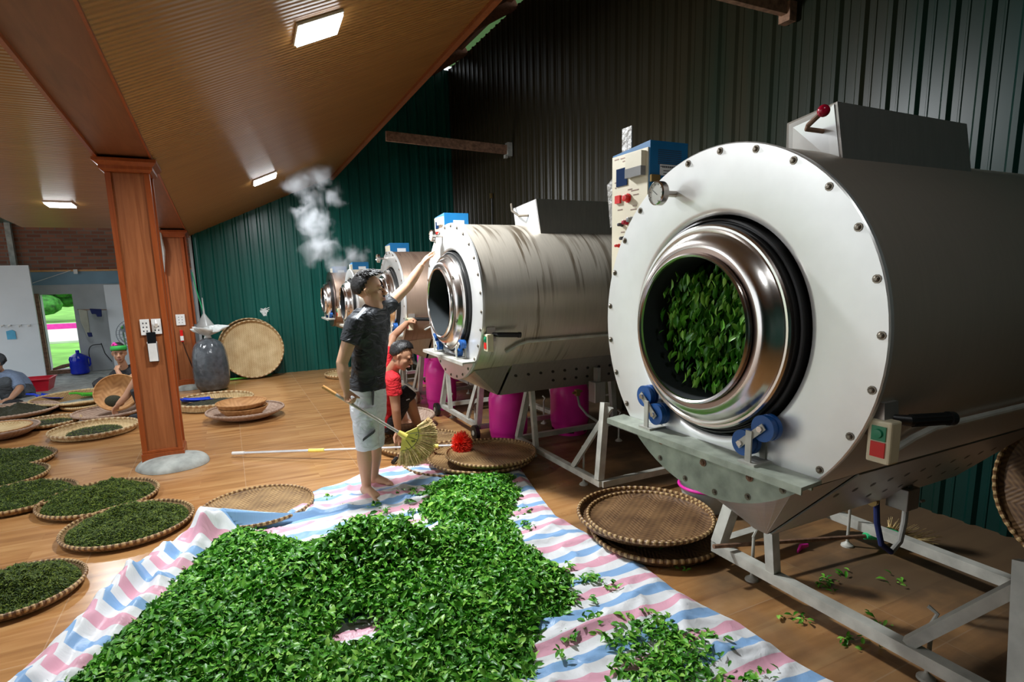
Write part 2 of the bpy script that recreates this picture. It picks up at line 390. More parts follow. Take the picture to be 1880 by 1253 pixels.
def struct(name, mb, m, **k):
    o = mb.build(name, m, **k); o['kind'] = 'structure'; return o
def put(parent, o):                          # parent keeping world place (the parent is unrotated)
    o.parent = parent; o.location = o.location - parent.location; return o
def copy_tree(o, parent=None):
    c = o.copy(); COL.objects.link(c)
    if parent: c.parent = parent
    for ch in list(o.children): copy_tree(ch, c)
    return c
def bevel(o, w=.004, seg=2):
    b = o.modifiers.new('bevel', 'BEVEL'); b.width = w; b.segments = seg; b.limit_method = 'ANGLE'; return o

# ------------------------------------------------------------------ the building
def xe(y): return 2.6-.07*y
def zb(y): return 2.66-.062*(y-6)            # underside of the beam, falling gently to the back
SL = .449; XW = 4.14; YB = 10.8
def zc(x, y): return zb(y)+SL*(x+.46)
b = MB(); b.box((-14, -9, -.12), (XW, 13.4, 0)); struct('floor', b, 'floor')
def ribbed(p0, p1, z0, z1a, z1b, nrm, rib=.19, depth=.022, dz=None):
    """ribbed wall sheet from p0 to p1 (plan points); the top edge runs from z1a to z1b"""
    p0, p1, nrm = V(p0), V(p1), V(nrm); L = (p1-p0).length; d = (p1-p0)/L; prof = []; t = 0
    while t < L:
        for a, h in ((0, 0), (.045, 0), (.065, 1), (.095, 1), (.115, 0), (.150, 0), (.155, .25), (.165, .25), (.17, 0)):
            if t+a <= L: prof.append((t+a, h*depth))
        t += rib
    prof.append((L, 0)); mb = MB(); vs = []
    for a, h in prof:
        zt = z1a+(z1b-z1a)*a/L
        q = p0+d*a+nrm*h; q2 = p0+d*a-nrm*.03
        vs += [V((q.x, q.y, z0)), V((q.x, q.y, zt)), V((q2.x, q2.y, z0)), V((q2.x, q2.y, zt))]
    k = len(prof); fs = []
    for i in range(k-1):
        a, c = i*4, (i+1)*4
        fs += [(a, c, c+1, a+1), (a+2, a+3, c+3, c+2), (a+1, c+1, c+3, a+3), (a, a+2, c+2, c)]
    fs += [(0, 1, 3, 2), ((k-1)*4, (k-1)*4+2, (k-1)*4+3, (k-1)*4+1)]
    return mb.add(vs, fs, 0, False)
struct('wall_back', ribbed((-.42, YB, 0), (XW, YB, 0), 0, 5.45, 5.45, (0, -1, 0)), 'sheet')
def rw_mat():
    m, nt, b = newmat('green sheet, browner toward the back'); co = coords(nt)
    sx = nt.nodes.new('ShaderNodeSeparateXYZ'); nt.links.new(co, sx.inputs[0])
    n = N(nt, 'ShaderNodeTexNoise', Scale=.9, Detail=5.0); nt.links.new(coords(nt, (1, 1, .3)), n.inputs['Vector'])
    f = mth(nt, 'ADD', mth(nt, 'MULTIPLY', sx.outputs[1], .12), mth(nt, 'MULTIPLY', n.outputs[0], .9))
    # brown toward the back, dark green toward the front
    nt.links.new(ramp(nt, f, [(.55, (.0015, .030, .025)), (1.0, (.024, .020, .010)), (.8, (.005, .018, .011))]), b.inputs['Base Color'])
    b.inputs['Roughness'].default_value = .34; b.inputs['Specular IOR Level'].default_value = .2; return m
M['rw'] = rw_mat()
struct('wall_right', ribbed((XW, YB, 0), (XW, -6, 0), 0, 5.45, 5.45, (-1, 0, 0)), 'rw')
# ceiling boards, right bay and left bay
def slab(c4, th, name, m):
    b = MB(); b.hexa([V(p) for p in c4]+[V(p)+V((0, 0, th)) for p in c4]); return struct(name, b, m)
Y0 = -7
slab([(-.46, Y0, zc(-.46, Y0)), (xe(Y0), Y0, zc(xe(Y0), Y0)), (xe(YB), YB, zc(xe(YB), YB)), (-.46, YB, zc(-.46, YB))], .04, 'ceiling', 'ceil')
def zl(y): return 2.48-.062*(y-YB)
slab([(-2.56, Y0, zl(Y0)), (-.82, Y0, zl(Y0)), (-.82, YB, zl(YB)), (-2.56, YB, zl(YB))], .04, 'ceiling', 'ceil')
b = MB(); b.hexa([(-.82, Y0, zb(Y0)), (-.46, Y0, zb(Y0)), (-.46, YB, zb(YB)), (-.82, YB, zb(YB)),
                  (-.82, Y0, zl(Y0)+.05), (-.46, Y0, zb(Y0)+.08), (-.46, YB, zb(YB)+.08), (-.82, YB, zl(YB)+.05)])
o = struct('trim_1', b, 'beamwood'); o['label'] = 'boxed red brown beam between the two ceiling bays'
b = MB(); b.beam((-.83, Y0, zb(Y0)-.005), (-.83, YB, zb(YB)-.005), .025, .045); b.beam((-.45, Y0, zb(Y0)-.004), (-.45, YB, zb(YB)-.004), .015, .02)
struct('trim_2', b, 'wood2')
b = MB(); b.beam((xe(Y0)+.02, Y0, zc(xe(Y0), Y0)-.01), (xe(YB)+.02, YB, zc(xe(YB), YB)-.01), .06, .06); struct('trim_3', b, 'wood')
# loft above the eave and the high roof over the machines
slab([(xe(Y0)-.05, Y0, zc(xe(Y0), Y0)+.12), (xe(Y0)+.06, Y0, zc(xe(Y0), Y0)+.12), (xe(YB)+.06, YB, zc(xe(YB), YB)+.12), (xe(YB)-.05, YB, zc(xe(YB), YB)+.12)], .5, 'trim_4', 'plank')
slab([(-3.2, Y0, 5.9), (XW+.5, Y0, 5.62), (XW+.5, YB+.3, 5.62), (-3.2, YB+.3, 5.9)], .04, 'ceiling', 'sheet_old')
slab([(-5.4, Y0, zl(Y0)+.5), (-2.56, Y0, zl(Y0)+.3), (-2.56, 13.3, zl(13)+.3), (-5.4, 13.3, zl(13)+.5)], .04, 'ceiling', 'sheet')
slab([(-2.56, YB, 3.0), (-.40, YB, 3.0), (-.40, 13.3, 3.0), (-2.56, 13.3, 3.0)], .04, 'ceiling', 'sheet')
b = MB(); b.box((-2.56, YB-.02, 2.52), (-.42, YB+.06, 3.0)); struct('trim_5', b, 'sheet')
for i, y in enumerate((9.9, 8.0, 6.2)):      # rafters ending on the top of the right wall
    b = MB(); b.beam((xe(y), y, zc(xe(y), y)+.6), (XW, y, 5.50), .09, .14); struct('trim_%d' % (6+i), b, 'plank')
b = MB(); b.beam((XW-.12, -5, 5.52), (XW-.12, YB, 5.52), .08, .07); struct('trim_9', b, 'plank')
# brick wall at the back of the left bay, with its doorway
D0, D1, DZ0, DZ1 = -3.0, -2.52, .10, 1.47
b = MB(); b.box((-6, 13, 1.90), (-.40, 13.2, 3.1)); struct('wall_back', b, 'brick')
b = MB(); b.box((-6, 12.99, 1.64), (-.40, 13.2, 1.90)); struct('wall_back', b, 'bluepl')
b = MB(); b.box((-6, 12.97, 1.875), (-.40, 13.01, 1.905)); struct('trim_10', b, 'woodpale')
b = MB(); b.box((-6, 13, 0), (D0, 13.2, 1.64)); b.box((D1, 13, 0), (-.40, 13.2, 1.64)); b.box((D0, 13, DZ1), (D1, 13.2, 1.64)); b.box((D0, 13, 0), (D1, 13.2, DZ0))
struct('wall_back', b, 'plaster')
b = MB(); b.box((-.46, YB, 0), (-.40, 13.2, 3.1)); struct('wall_left', b, 'plaster')
b = MB(); b.box((D0-.07, 12.96, 0), (D0, 13.05, DZ1+.02)); b.box((D0-.07, 12.90, 0), (D1+.03, 13.0, DZ0)); struct('door_1', b, 'rust')
b = MB(); b.box((-3.30, 12.9, 1.98), (-3.22, 13, 3.0)); struct('trim_11', b, 'cement')
b = MB(); b.box((-7, 12.45, 0), (-2.95, 12.5, .98)); b.box((-7, 12.447, .985), (-2.95, 12.5, 1.98)); b.box((-7,12.46,.97),(-2.96,12.49,.99)); struct('wall_left', b, 'white')
b = MB(); b.box((-2.0, 12.85, 0), (-.9, 12.93, 1.62)); struct('trim_12', b, 'white')
b = MB(); b.box((-5.2, 12.8, -.01), (-.45, 13, .03)); b.box((-5.0, 9.4, -.01), (-1.0, 13, .012)); struct('trim_13', b, 'cement')
# unseen walls added to block light; the left side stays open to daylight
b = MB(); b.box((-5, -3.2, 0), (XW, -3.1, 5.9)); struct('unseen_wall_front', b, 'sheet')
b = MB(); b.box((-5.1, -3.2, 0), (-5.0, 1.2, 4.4)); struct('wall_left', b, 'sheet')  # added out of view to narrow the daylight opening
b = MB(); b.box((-3.25, -3.2, 3.25), (-3.15, 13.3, 6.0)); struct('wall_left', b, 'sheet')  # added sheet, closes the light leak above the ceilings
b = MB(); b.box((-5.4, 13.2, 2.6), (XW+.4, 13.3, 6.0)); struct('wall_back', b, 'sheet')  # added sheet, closes the light leak at the upper back
# outside the doorway
b = MB(); b.box((-30, 13.3, -.3), (30, 60, -.08)); tag(b.build('lawn', 'grass'), 'green lawn outside the doorway', 'lawn', kind='stuff')
b = MB(); b.box((-14, 21, -.08), (8, 31, -.02)); tag(b.build('pavement', 'pond'), 'pale sunlit yard beyond the lawn outside the doorway', 'pavement', kind='stuff')
b = MB()
for i in range(90):
    p = V((random.uniform(-12, -4), random.uniform(33, 35), random.uniform(.7, 2.6))); b.ball(p, (random.uniform(.4, .8), .5, random.uniform(.3, .6)), 8)
tag(b.build('hedge', 'foliage'), 'leafy green hedge far outside the doorway', 'hedge', kind='stuff')
p = at(105, 612, 1, 27); b = MB(); b.box((p.x-1.1, 26.9, -.02), (p.x+1.1, 27.3, .16)); tag(b.build('pink_bench', 'pinkpl'), 'low pink bench outside in the yard', 'bench')
p = at(130, 665, 1, 12.9); b = MB()
b.tube([(D0+.05, 12.93, .12), (D0+.2, 12.92, .16), (D0+.35, 12.93, .19), (D1-.03, 12.95, .22)], [.02, .035, .03, .008], 8, sy=.8)
tag(b.build('driftwood', 'rust'), 'dark crooked branch lying on the doorway sill', 'branch')
# white wall at back carries small hooks
for i, x in enumerate((4, 17, 36, 53)):
    p = at(x, 598, 1, 12.44); b = MB(); b.box((p.x-.02, 12.425, p.z-.012), (p.x+.02, 12.45, p.z+.012)); b.tube([(p.x, 12.43, p.z), (p.x, 12.40, p.z-.03), (p.x, 12.39, p.z-.01)], .006, 6)
    tag(b.build('coat_hook', 'whitepl'), 'small hook on the tall white board by the doorway', 'hook', 'hooks on the white board')
p = at(20, 616, 1, 12.42); b = MB(); b.poly([(p.x-.06, 12.435, p.z-.07), (p.x+.06, 12.435, p.z-.07), (p.x+.06, 12.435, p.z+.06), (p.x+.02, 12.435, p.z+.09), (p.x-.06, 12.435, p.z+.07)], .01, (0, 1, 0))
tag(b.build('blue_cloth', 'skyblue'), 'small light blue rag hanging on the white board', 'cloth')

# columns
def column(y, xl, xr, label, foot, fo=(0, 0)):
    t = thing('wooden_column', label, 'column', ((xl+xr)/2, y, 0)); w = (xr-xl); h = w/2; z1 = zb(y)
    b = MB(); b.box((-h+.018, -.13, .04), (h-.018, .13, z1)); put0 = b.build('shaft', 'wood', t)
    for s in (-1, 1):
        b = MB(); b.box((s*h-.02, -.15, .04), (s*h+.02, -.11, z1-.05)); b.box((s*h-.02, .11, .04), (s*h+.02, .15, z1-.05)); b.build('edge_moulding', 'wood2', t)
    b = MB(); b.box((-h-.03, -.16, .035), (h+.03, .16, .14)); b.box((-h-.022, -.152, .14), (h+.022, .152, .165)); bevel(b.build('base_block', 'wood2', t))
    b = MB(); prof = [(0, .03), (.02, .05), (.045, .05), (.075, .085), (.10, .085)]
    for (z0, e0), (z2, e1) in zip(prof, prof[1:]):
        a = [(-h-e0, -.15-e0), (h+e0, -.15-e0), (h+e0, .15+e0), (-h-e0, .15+e0)]; c = [(-h-e1, -.15-e1), (h+e1, -.15-e1), (h+e1, .15+e1), (-h-e1, .15+e1)]
        b.hexa([(q[0], q[1], z1-.11+z0) for q in a]+[(q[0], q[1], z1-.11+z2+.0005) for q in c])
    b.build('capital', 'wood2', t)
    b = MB(); vs = []; n = 36; rings = 9
    for i in range(rings):
        f = i/(rings-1); ph = f*PI/2
        for j in range(n):
            a = 2*PI*j/n; k = 1+.07*noise.noise(V((math.cos(a)*1.5, math.sin(a)*1.5, f*2+y)))
            vs.append((fo[0]+foot*math.cos(ph)**.8*math.cos(a)*k, fo[1]+foot*math.cos(ph)**.8*math.sin(a)*k*.85, .002+.105*math.sin(ph)))
    b.add(vs, [(i*n+j, i*n+(j+1)%n, (i+1)*n+(j+1)%n, (i+1)*n+j) for i in range(rings-1) for j in range(n)])
    b.build('cement_foot', 'cement', t); return t
c1 = column(5.98, -.775, -.50, 'nearer red brown wooden column with a phone holder, on a domed cement foot', .30, (.07, -.13))
c2 = column(10.1, -.775, -.51, 'farther red brown wooden column, beside the grey plastic sack', .28)
# fittings on the nearer column's face (its front plane)
yf = 5.98-.137
def onface(px, py, dy=0): return at(px, py, 1, yf-dy)
def plate(px0, py0, px1, py1, y, th, name, m, label=None, cat=None):
    a = at(px0, py0, 1, y); c = at(px1, py1, 1, y); b = MB(); b.box((a.x, y-th, c.z), (c.x, y, a.z)); o = bevel(b.build(name, m)); o = o.id_data
    if label: tag(o, label, cat)
    return o
def socket(px0, py0, px1, py1, y, label, plug):
    a = at(px0, py0, 1, y); c = at(px1, py1, 1, y); cx, cz = (a.x+c.x)/2, (a.z+c.z)/2; w, h = abs(c.x-a.x), abs(a.z-c.z)
    t = thing('power_socket', label, 'socket', (cx, y, cz)); b = MB(); b.box((-w/2, -.012, -h/2), (w/2, 0, h/2)); bevel(b.build('face_plate', 'whitepl', t), .002)
    for i in (-1, 1):
        for j in (-1, 0, 1):
            if plug and j == 1: continue
            b = MB(); b.box((i*w*.18-.005, -.0135, j*h*.25-.006), (i*w*.18+.005, -.011, j*h*.25+.006)); b.build('contact_slot', 'ink', t)
    if plug:
        b = MB(); b.tube([(0, -.012, .01), (0, -.045, .01), (.004, -.055, .03), (0, -.05, .06)], [.014, .016, .013, .007], 10); b.build('charger_plug', 'whitepl', t)
    return t
socket(256, 587, 277, 615, yf, 'white six slot power socket on the nearer column, left of its pair', False)
socket(277, 586, 298, 613, yf, 'white power socket with a charger plugged in, right of its pair', True)
a = onface(270, 628); c = onface(293, 663); t = thing('phone_holder', 'white wall holder under the sockets on the nearer column', 'holder', ((a.x+c.x)/2, yf, c.z))
w = abs(c.x-a.x)/2; h = a.z-c.z
b = MB(); b.box((-w, -.004, 0), (w, 0, h)); b.box((-w, -.03, 0), (w, -.026, h*.92)); b.box((-w, -.03, 0), (-w+.004, 0, h)); b.box((w-.004, -.03, 0), (w, 0, h)); b.box((-w, -.03, 0), (w, 0, .004))
b.build('pocket', 'whitepl', t)
a = onface(271, 610); b = MB(); b.box((-.035, -.006, 0), (.035, .002, a.z-c.z-.01)); o = bevel(b.build('mobile_phone', 'phone')); o = bpy.data.objects[-1] if False else o.id_data
o.location = (t.location.x, yf-.013, c.z+.008); tag(o, 'black mobile phone standing in the white holder on the column', 'phone')
yf2 = 10.1-.137
socket(322, 578, 341, 597, yf2, 'white power socket high on the farther column', False)
a = at(334, 617, 1, yf2); b = MB(); b.box((-.02, -.03, -.09), (.02, 0, .09)); t = thing('plug_adapter', 'red and white plug adapter hanging on the farther column', 'adapter', (a.x, yf2, a.z))
bevel(b.build('casing', 'red', t)); b = MB(); b.box((-.022, -.034, -.07), (.022, -.03, .0)); b.build('label_face', 'whitepl', t)
b = MB(); b.tube([(0, -.01, -.09), (.03, -.01, -.25), (.09, -.008, -.5), (.11, -.02, -.85), (.1, -.06, -a.z+.012)], .005, 6); b.build('cable', 'black', t)

# ceiling lamps
lamps = []
def lamp(x, y, label, right=True, sz=(.26, .15), power=60):
    if right: z = zc(x, y); rot = -math.atan(SL)
    else: z = zl(y); rot = 0
    t = thing('ceiling_lamp', label, 'lamp', (x, y, z-.001), (math.atan(-.062), rot, 0), 'LED lamps on the ceiling')
    w, d = sz
    b = MB(); b.box((-w-.012, -d-.012, -.02), (w+.012, d+.012, 0)); bevel(b.build('housing', 'whitepl', t))
    b = MB(); b.box((-w, -d, -.034), (w, d, -.021)); b.build('diffuser', 'lamp', t)
    L = bpy.data.lights.new('lamp light', 'AREA'); L.shape = 'RECTANGLE'; L.size = w*2; L.size_y = d*2; L.energy = power; L.color = (.93, .97, 1)
    lo = bpy.data.objects.new('lamp_light', L); COL.objects.link(lo); lo.parent = t; lo.location = (0, 0, -.045); return t
def onceil(px, py):
    d = ray(px, py)                          # right bay plane
    # z = 2.66-.062(y-6)+SL(x+.46)
    k = 2.66+.062*6+SL*.46; tt = (k-H)/(d.z+.062*d.y-SL*d.x); return EYE+d*tt
def lamp_px(px, py, label, **k): p = onceil(px, py); return lamp(p.x, p.y, label, **k)
lamp_px(582, 48, 'big square LED lamp on the sloping ceiling, nearest to the camera', sz=(.15, .14), power=130)
lamp_px(485, 326, 'small far LED lamp on the sloping ceiling, left of the steam', sz=(.15, .14), power=60)
lamp(-1.67, 8.72, 'LED lamp on the left ceiling bay, left of the wooden columns', False, sz=(.13, .13), power=30)
lamp(.72, -.1, 'unseen LED lamp added above the photographer to brighten the nearest drum', sz=(.15, .14), power=4)  # added weak fill out of view, lifts the nearest drum's side
lamp(-1.9, 4.0, 'LED lamp on the left ceiling bay beside the camera', False, sz=(.13, .13), power=30)

# long rusty channel reaching from the eave to the right wall, with its wall bracket
t = thing('steel_channel', 'dusty steel channel spanning high from the eave to the right wall', 'beam', (XW, 8.2, 3.52))
b = MB(); b.beam((-1.95, 0, .05), (-.10, 0, .0), .05, .13); b.build('channel', 'rust', t)
b = MB(); b.box((-.10, -.06, -.10), (-.024, .03, .10)); b.box((-.14, -.05, -.13), (-.10, .01, -.08)); b.build('bracket', 'cement', t)
t = thing('steel_channel', 'short rusty bracket high on the right wall at the top edge of the picture', 'bracket', (XW, at(1440, 20, 0, XW-.1).y, at(1440, 20, 0, XW-.1).z))
b = MB(); b.beam((-1.2, .15, .10), (-.1, 0, .02), .05, .1); b.box((-.1, -.05, -.08), (-.024, .05, .06)); b.build('channel', 'rust', t)
p = at(900, 362, 0, XW-.06); t = thing('wall_cable', 'dark cable dropping from a small clip on the right wall behind the second drum', 'cable', (XW-.03, p.y, p.z))
b = MB(); b.tube([(0, 0, 0), (0, .01, -.5), (-.02, 0, -1.1), (0, .02, -2.0)], .012, 6); b.build('cord', 'black', t)
b = MB(); b.box((-.03, -.03, -.02), (.0, .03, .06)); b.build('clip', 'brass', t)

# ------------------------------------------------------------------ tea drum machines
def bolt(parent, p, r=.009, name='bolt', m='bolt', l=.008):
    b = MB(); b.lathe([(0, r), (-l*.6, r), (-l, r*.55), (-l, 0)], 8, 'x'); b.lathe([(0, r*1.5), (-.002, r*1.5), (-.002, r)], 10, 'x')
    return b.build(name, m, parent, loc=p)
def roller_pair(parent, a, c, mid, foot, k=1.0, blue='bluewheel', r=.036):
    """two polyurethane wheels on a swinging link held by a bracket; a, c wheel centres (y,z); x toward -X is out"""
    xo = -.055
    br = MB(); fy, fz = foot
    br.box((xo-.022, mid[0]-.012, fz), (xo-.016, mid[0]+.012, mid[1]+.02)); br.box((xo+.05, mid[0]-.012, fz), (xo+.056, mid[0]+.012, mid[1]+.02))
    br.box((xo-.03, fy-.035, fz), (xo+.065, fy+.035, fz+.008))
    o = br.build('roller_bracket', 'olive' if k < 0 else 'frame', parent)
    for (y, z) in (a, c):
        w = MB(); w.lathe([(-.020, 0), (-.020, r*.75), (-.020, r), (-.006, r*1.0), (-.004, r*.93), (.004, r*.93), (.006, r), (.022, r), (.022, 0)], 28, 'x', (xo+.015, y, z))
        w.build('wheel', blue, o)
        q = MB(); q.lathe([(-.030, 0), (-.030, .011), (-.020, .011)], 6, 'x', (xo+.008, y, z)); q.build('wheel_bolt', 'chrome', o)
    l = MB(); d = (V((0, *c))-V((0, *a))).normalized()*.016
    l.beam(V((xo-.013, *a))-d, V((xo-.013, *c))+d, .004, .024, up=V((1, 0, 0)).cross(d)); l.build('link_plate', 'frame', o)
    return o
def perf_panel(y0, dy, pts, holes, name='burner_panel', m='hood', parent=None, r=.014):
    pass
def frame_parts(t, x0, x1, ya, yb, z=.13, xt=None, wheels=False, top=.62, s=.05, feet=True):
    """floor stand: rails x0..x1, ya (far) .. yb (near), raking legs"""
    f = MB(); f.beam((x0, ya, z), (x0, yb, z), s, s); f.beam((x1, ya, z), (x1, yb, z), s, s)
    f.beam((x0, ya, z), (x1, ya, z), s, s); f.beam((x0, yb, z), (x1, yb, z), s, s); f.build('base_frame', 'frame', t)
    dx = .10; L = ya-yb
    for (xa, sx) in ((x0, 1), (x1, -1)):
        for (y, ty) in ((ya-.03, ya-.10), (yb+.03, yb+.10)):
            l = MB(); l.beam((xa, y, z+s/2), (xa+sx*dx, ty, top), s*1.15, s*1.15); l.build('leg', 'frame', t)
    l = MB(); l.beam((x0, ya-L*.27, z+s/2), (x0-.015, ya-L*.24, top), s*.9, s*.9); l.build('strut', 'frame', t)
    l = MB(); l.beam((x0, ya-L*.72, z+s/2), (x0+dx*1.2, yb+.06, top+(.10 if x0 < .75 and L < 1.34 and ya < .7 else -.03)), s*.8, s*.8); l.build('brace', 'frame', t)
    if feet:
        for (xx, yy) in ((x0+.07, ya-L*.14), (x0+.07, yb+L*.25), (x1-.07, ya-.2), (x1-.07, yb+.2)):
            l = MB(); l.lathe([(0, 0), (0, .035), (.010, .033), (.022, .016), (.03, .009), (z+.12, .008), (z+.12, 0)], 14, 'z', (xx, yy, 0))
            l.tube([(xx-.005, yy, z+.115), (xx+.01, yy-.01, z+.16), (xx+.0, yy+.02, z+.18)], .008, 6); l.build('levelling_foot', 'frame', t)
    if wheels:
        for yy in (ya+.02, yb-.02):
            w = MB(); w.lathe([(-.025, 0), (-.028, .02), (-.02, .06), (-.02, .078), (.02, .078), (.02, 0)], 24, 'x', (x0-.055, yy, .082)); w.build('caster_wheel', 'black' if wheels == 1 else 'rust', t)
            w = MB(); w.lathe([(-.03, 0), (-.03, .025), (-.024, .03)], 16, 'x', (x0-.055, yy, .082)); w.build('caster_hub', 'frame', t)

def machine(label, y0, zcn, R, X0, X1, k=1.0, panel='drum', plate_m='plate', screws=24, frame=None, hood=True, hop=(.16, .10), cab=True, group=None, gauge=True, shelf=True, ring=None, big=False, shade=None):
    t = thing('tea_panning_drum', label, 'machine', (X0, y0, 0), group=group)
    z = zcn; L = X1-X0; hr = .395*k; ih = .262*k
    # drum skin (round shell behind the front plate)
    b = MB(); b.lathe([(.012, R-.012), (.02, R-.008), (L, R-.008), (L, .30*k), (L+.04, .28*k), (L+.04, 0)], 96, 'x', (0, 0, z)); b.build('drum_shell', panel, t)
    # front plate: annulus with a short edge; lower part covered by the apron
    b = MB(); b.lathe([(.02, R-.001), (.004, R), (0, R-.004), (0, hr+.035), (.004, hr+.02), (.012, hr+.012), (.05, hr+.012)], 96, 'x', (0, 0, z)); b.build('front_plate', plate_m, t)
    for i in range(screws):
        a = 2*PI*(i+.35)/screws
        bolt(t, (-.0125 if shelf and math.sin(a) < -.72 else -.0005, math.cos(a)*(R-.022*k), z+math.sin(a)*(R-.022*k)), .0085*k)
    # turning mouth ring
    b = MB(); b.lathe([(.05, .392*k), (-.012, .392*k), (-.014, .386*k), (-.006, .382*k), (-.006, .378*k), (-.026, .376*k), (-.026, .366*k)], 96, 'x', (0, 0, z)); b.build('rubber_belt', 'black', t)
    b = MB(); b.lathe([(-.024, .370*k), (-.040, .372*k), (-.046, .366*k), (-.046, .358*k), (-.040, .352*k), (-.046, .346*k), (-.060, .340*k), (-.085, .318*k), (-.093, .305*k), (-.094, .292*k)], 96, 'x', (0, 0, z)); b.build('mouth_ring', 'chrome', t)
    b = MB(); b.lathe([(-.092, .293*k), (-.092, .270*k), (-.100, .268*k)], 96, 'x', (0, 0, z)); b.build('inner_band', 'bronze' if big else 'chrome', t)
    b = MB(); b.lathe([(-.098, .274*k), (-.112, .272*k), (-.117, .266*k), (-.112, .260*k), (-.104, .258*k)], 96, 'x', (0, 0, z)); b.build('mouth_lip', 'chrome', t)
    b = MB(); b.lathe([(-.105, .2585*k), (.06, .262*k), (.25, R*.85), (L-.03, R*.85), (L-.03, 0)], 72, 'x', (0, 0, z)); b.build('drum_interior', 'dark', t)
    if not big:
        for i in range(6):
            a = 2*PI*i/6+.4; bolt(t, (-.079, math.cos(a)*.318*k, z+math.sin(a)*.318*k), .012*k, 'ring_bolt')
    # apron and shelf with the roller pairs
    zs = z-R*.70; c = math.sqrt(R*R-(R*.70)**2)
    if shelf:
        n = 22; pts = []
        a0 = math.asin(-.70)
        for i in range(n+1):
            a = PI-a0+(2*PI+a0-(PI-a0))*i/n; pts.append((-.012, math.cos(a)*(R+.002), z+math.sin(a)*(R+.002)))
        b = MB(); b.poly(pts, .010, (1, 0, 0)); b.beam((-.016, -c, zs-.01), (-.016, c, zs-.01), .008, .03, up=V((0, 0, 1)))
        b.build('lower_apron', 'olive' if big else plate_m, t)
        b = MB(); b.hexa([(-.11, -c-.03, zs), (-.002, -c-.02, zs), (-.002, c+.05, zs), (-.11, c+.03, zs), (-.11, -c-.03, zs+.012), (-.002, -c-.02, zs+.012), (-.002, c+.05, zs+.012), (-.11, c+.03, zs+.012)])
        b.box((-.11, -c-.03, zs-.012), (-.104, c+.03, zs)); b.build('shelf', 'olive' if big else 'frame', t)
        if big:
            for (y, zz) in ((.24, zs-.045), (0, zs-.07), (-.22, zs-.06)): bolt(t, (-.014, y, zz), .010, 'apron_bolt', 'rust', .012)
        rr = .045 if big else .036*k; R2 = .392*k+rr
        for sy, a1, a2 in ((1, -.80, -1.02), (-1, -.80, -1.04)):
            A = (sy*math.cos(a1)*R2*.985, z+math.sin(a1)*R2*.985); C2 = (sy*math.cos(a2)*R2, z+math.sin(a2)*R2)
            mid = ((A[0]+C2[0])/2, (A[1]+C2[1])/2)
            roller_pair(t, A, C2, mid, (mid[0], zs+.012), blue='bluewheel', r=rr)
    # hopper under the drum and the perforated burner panel
    xa, xb = .33, L; hz = z-R-hop[0]*k
    b = MB(); n = 14; vs = []; fs = []
    y1, y2 = R*.55, hop[1]*k
    def rim(y): return z-math.sqrt(max(R*R-y*y, 0))+.004
    # front slanting faces from the plate edge down to a narrower bottom
    ys = [-y1+2*y1*i/n for i in range(n+1)]
    for i, y in enumerate(ys): vs += [(.03, y, rim(y)), (xa, y*y2/y1, hz)]
    for i in range(n): fs.append((2*i, 2*i+1, 2*i+3, 2*i+2))
    b.add(vs, fs, 0, False)
    b.add([(xa, -y2, hz), (xb, -y2, hz), (xb, y2, hz), (xa, y2, hz)], [(0, 1, 2, 3)], 0, False)
    for s in (-1, 1):
        b.add([(.03, s*y1, rim(y1)), (xa, s*y1*1.06, rim(y1)+.02), (xa, s*y2, hz)], [(0, 1, 2)], 0, False)
    b.add([(xb, -y1*1.06, rim(y1)+.02), (xb, y1*1.06, rim(y1)+.02), (xb, y2, hz), (xb, -y2, hz)], [(0, 1, 2, 3)], 0, False)
    b.build('hopper', 'hood', t)
    for s in (-1, 1):
        p0 = V((xa+.02, s*(y1*1.06), rim(y1)+.02)); p1 = V((xa+.02, s*y2, hz)); dn = p1-p0; nr = V((0, s*(p0.z-p1.z), -abs(p0.y-p1.y))).normalized()
        b = MB(); q = [p0, V((xb, p0.y, p0.z)), V((xb, p1.y, p1.z)), p1]; b.poly(q, .006, nr)
        nh = int((xb-xa-.1)/.115)
        for j in range(nh):
            for row, fr in ((0, .36), (1, .68)):
                if row and j < 3: continue
                cc = p0+dn*fr+V((.07+j*.115+(.05 if row else 0), 0, 0))+nr*.0068; e = dn.normalized(); vs = [cc+V((1, 0, 0))*math.cos(a)*.015+(e+V((.5, 0, 0)))*math.sin(a)*.020 for a in [2*PI*i/12 for i in range(12)]]
                b.add(vs, [tuple(range(12))], 1, False)
        b.build('burner_panel', ['hood', 'black'], t)
    # steam tube along the near side
    for s in (-1,):
        pts = []
        for (x, a) in ((.22, -.62), (.30, -.52), (.38, -.48), (L-.05, -.48)): pts.append((x, s*math.cos(a)*(R+.012), z+math.sin(a)*(R+.012)))
        b = MB(); b.tube(pts, .012, 10); b.build('side_tube', 'frame', t)
    # rotary handle, push button box
    a = -.35; hy, hzz = -math.cos(a)*R, z+math.sin(a)*R
    b = MB(); b.hexa([(.03, hy-.03, hzz-.05), (.10, hy-.03, hzz-.05), (.10, hy+.035, hzz-.05), (.03, hy+.035, hzz-.05), (.035, hy-.02, hzz+.05), (.10, hy-.02, hzz+.05), (.10, hy+.045, hzz+.05), (.035, hy+.045, hzz+.05)])
    h = b.build('handle_bracket', 'hood', t)
    b = MB(); b.tube([(.08, hy-.02, hzz), (.10, hy-.05, hzz-.002), (.26, hy-.075, hzz-.012)], [.013, .0165, .0165], 14); b.tube([(.255, hy-.074, hzz-.0115), (.275, hy-.077, hzz-.013)], .021, 14); 
    for j in range(10):
        aa = 2*PI*j/10; o2 = V((0, math.cos(aa), math.sin(aa)))*.0165; b.tube([V((.11, hy-.052, hzz-.003))+o2, V((.25, hy-.073, hzz-.0115))+o2], .0022, 5)
    b.build('grip', 'black', h)
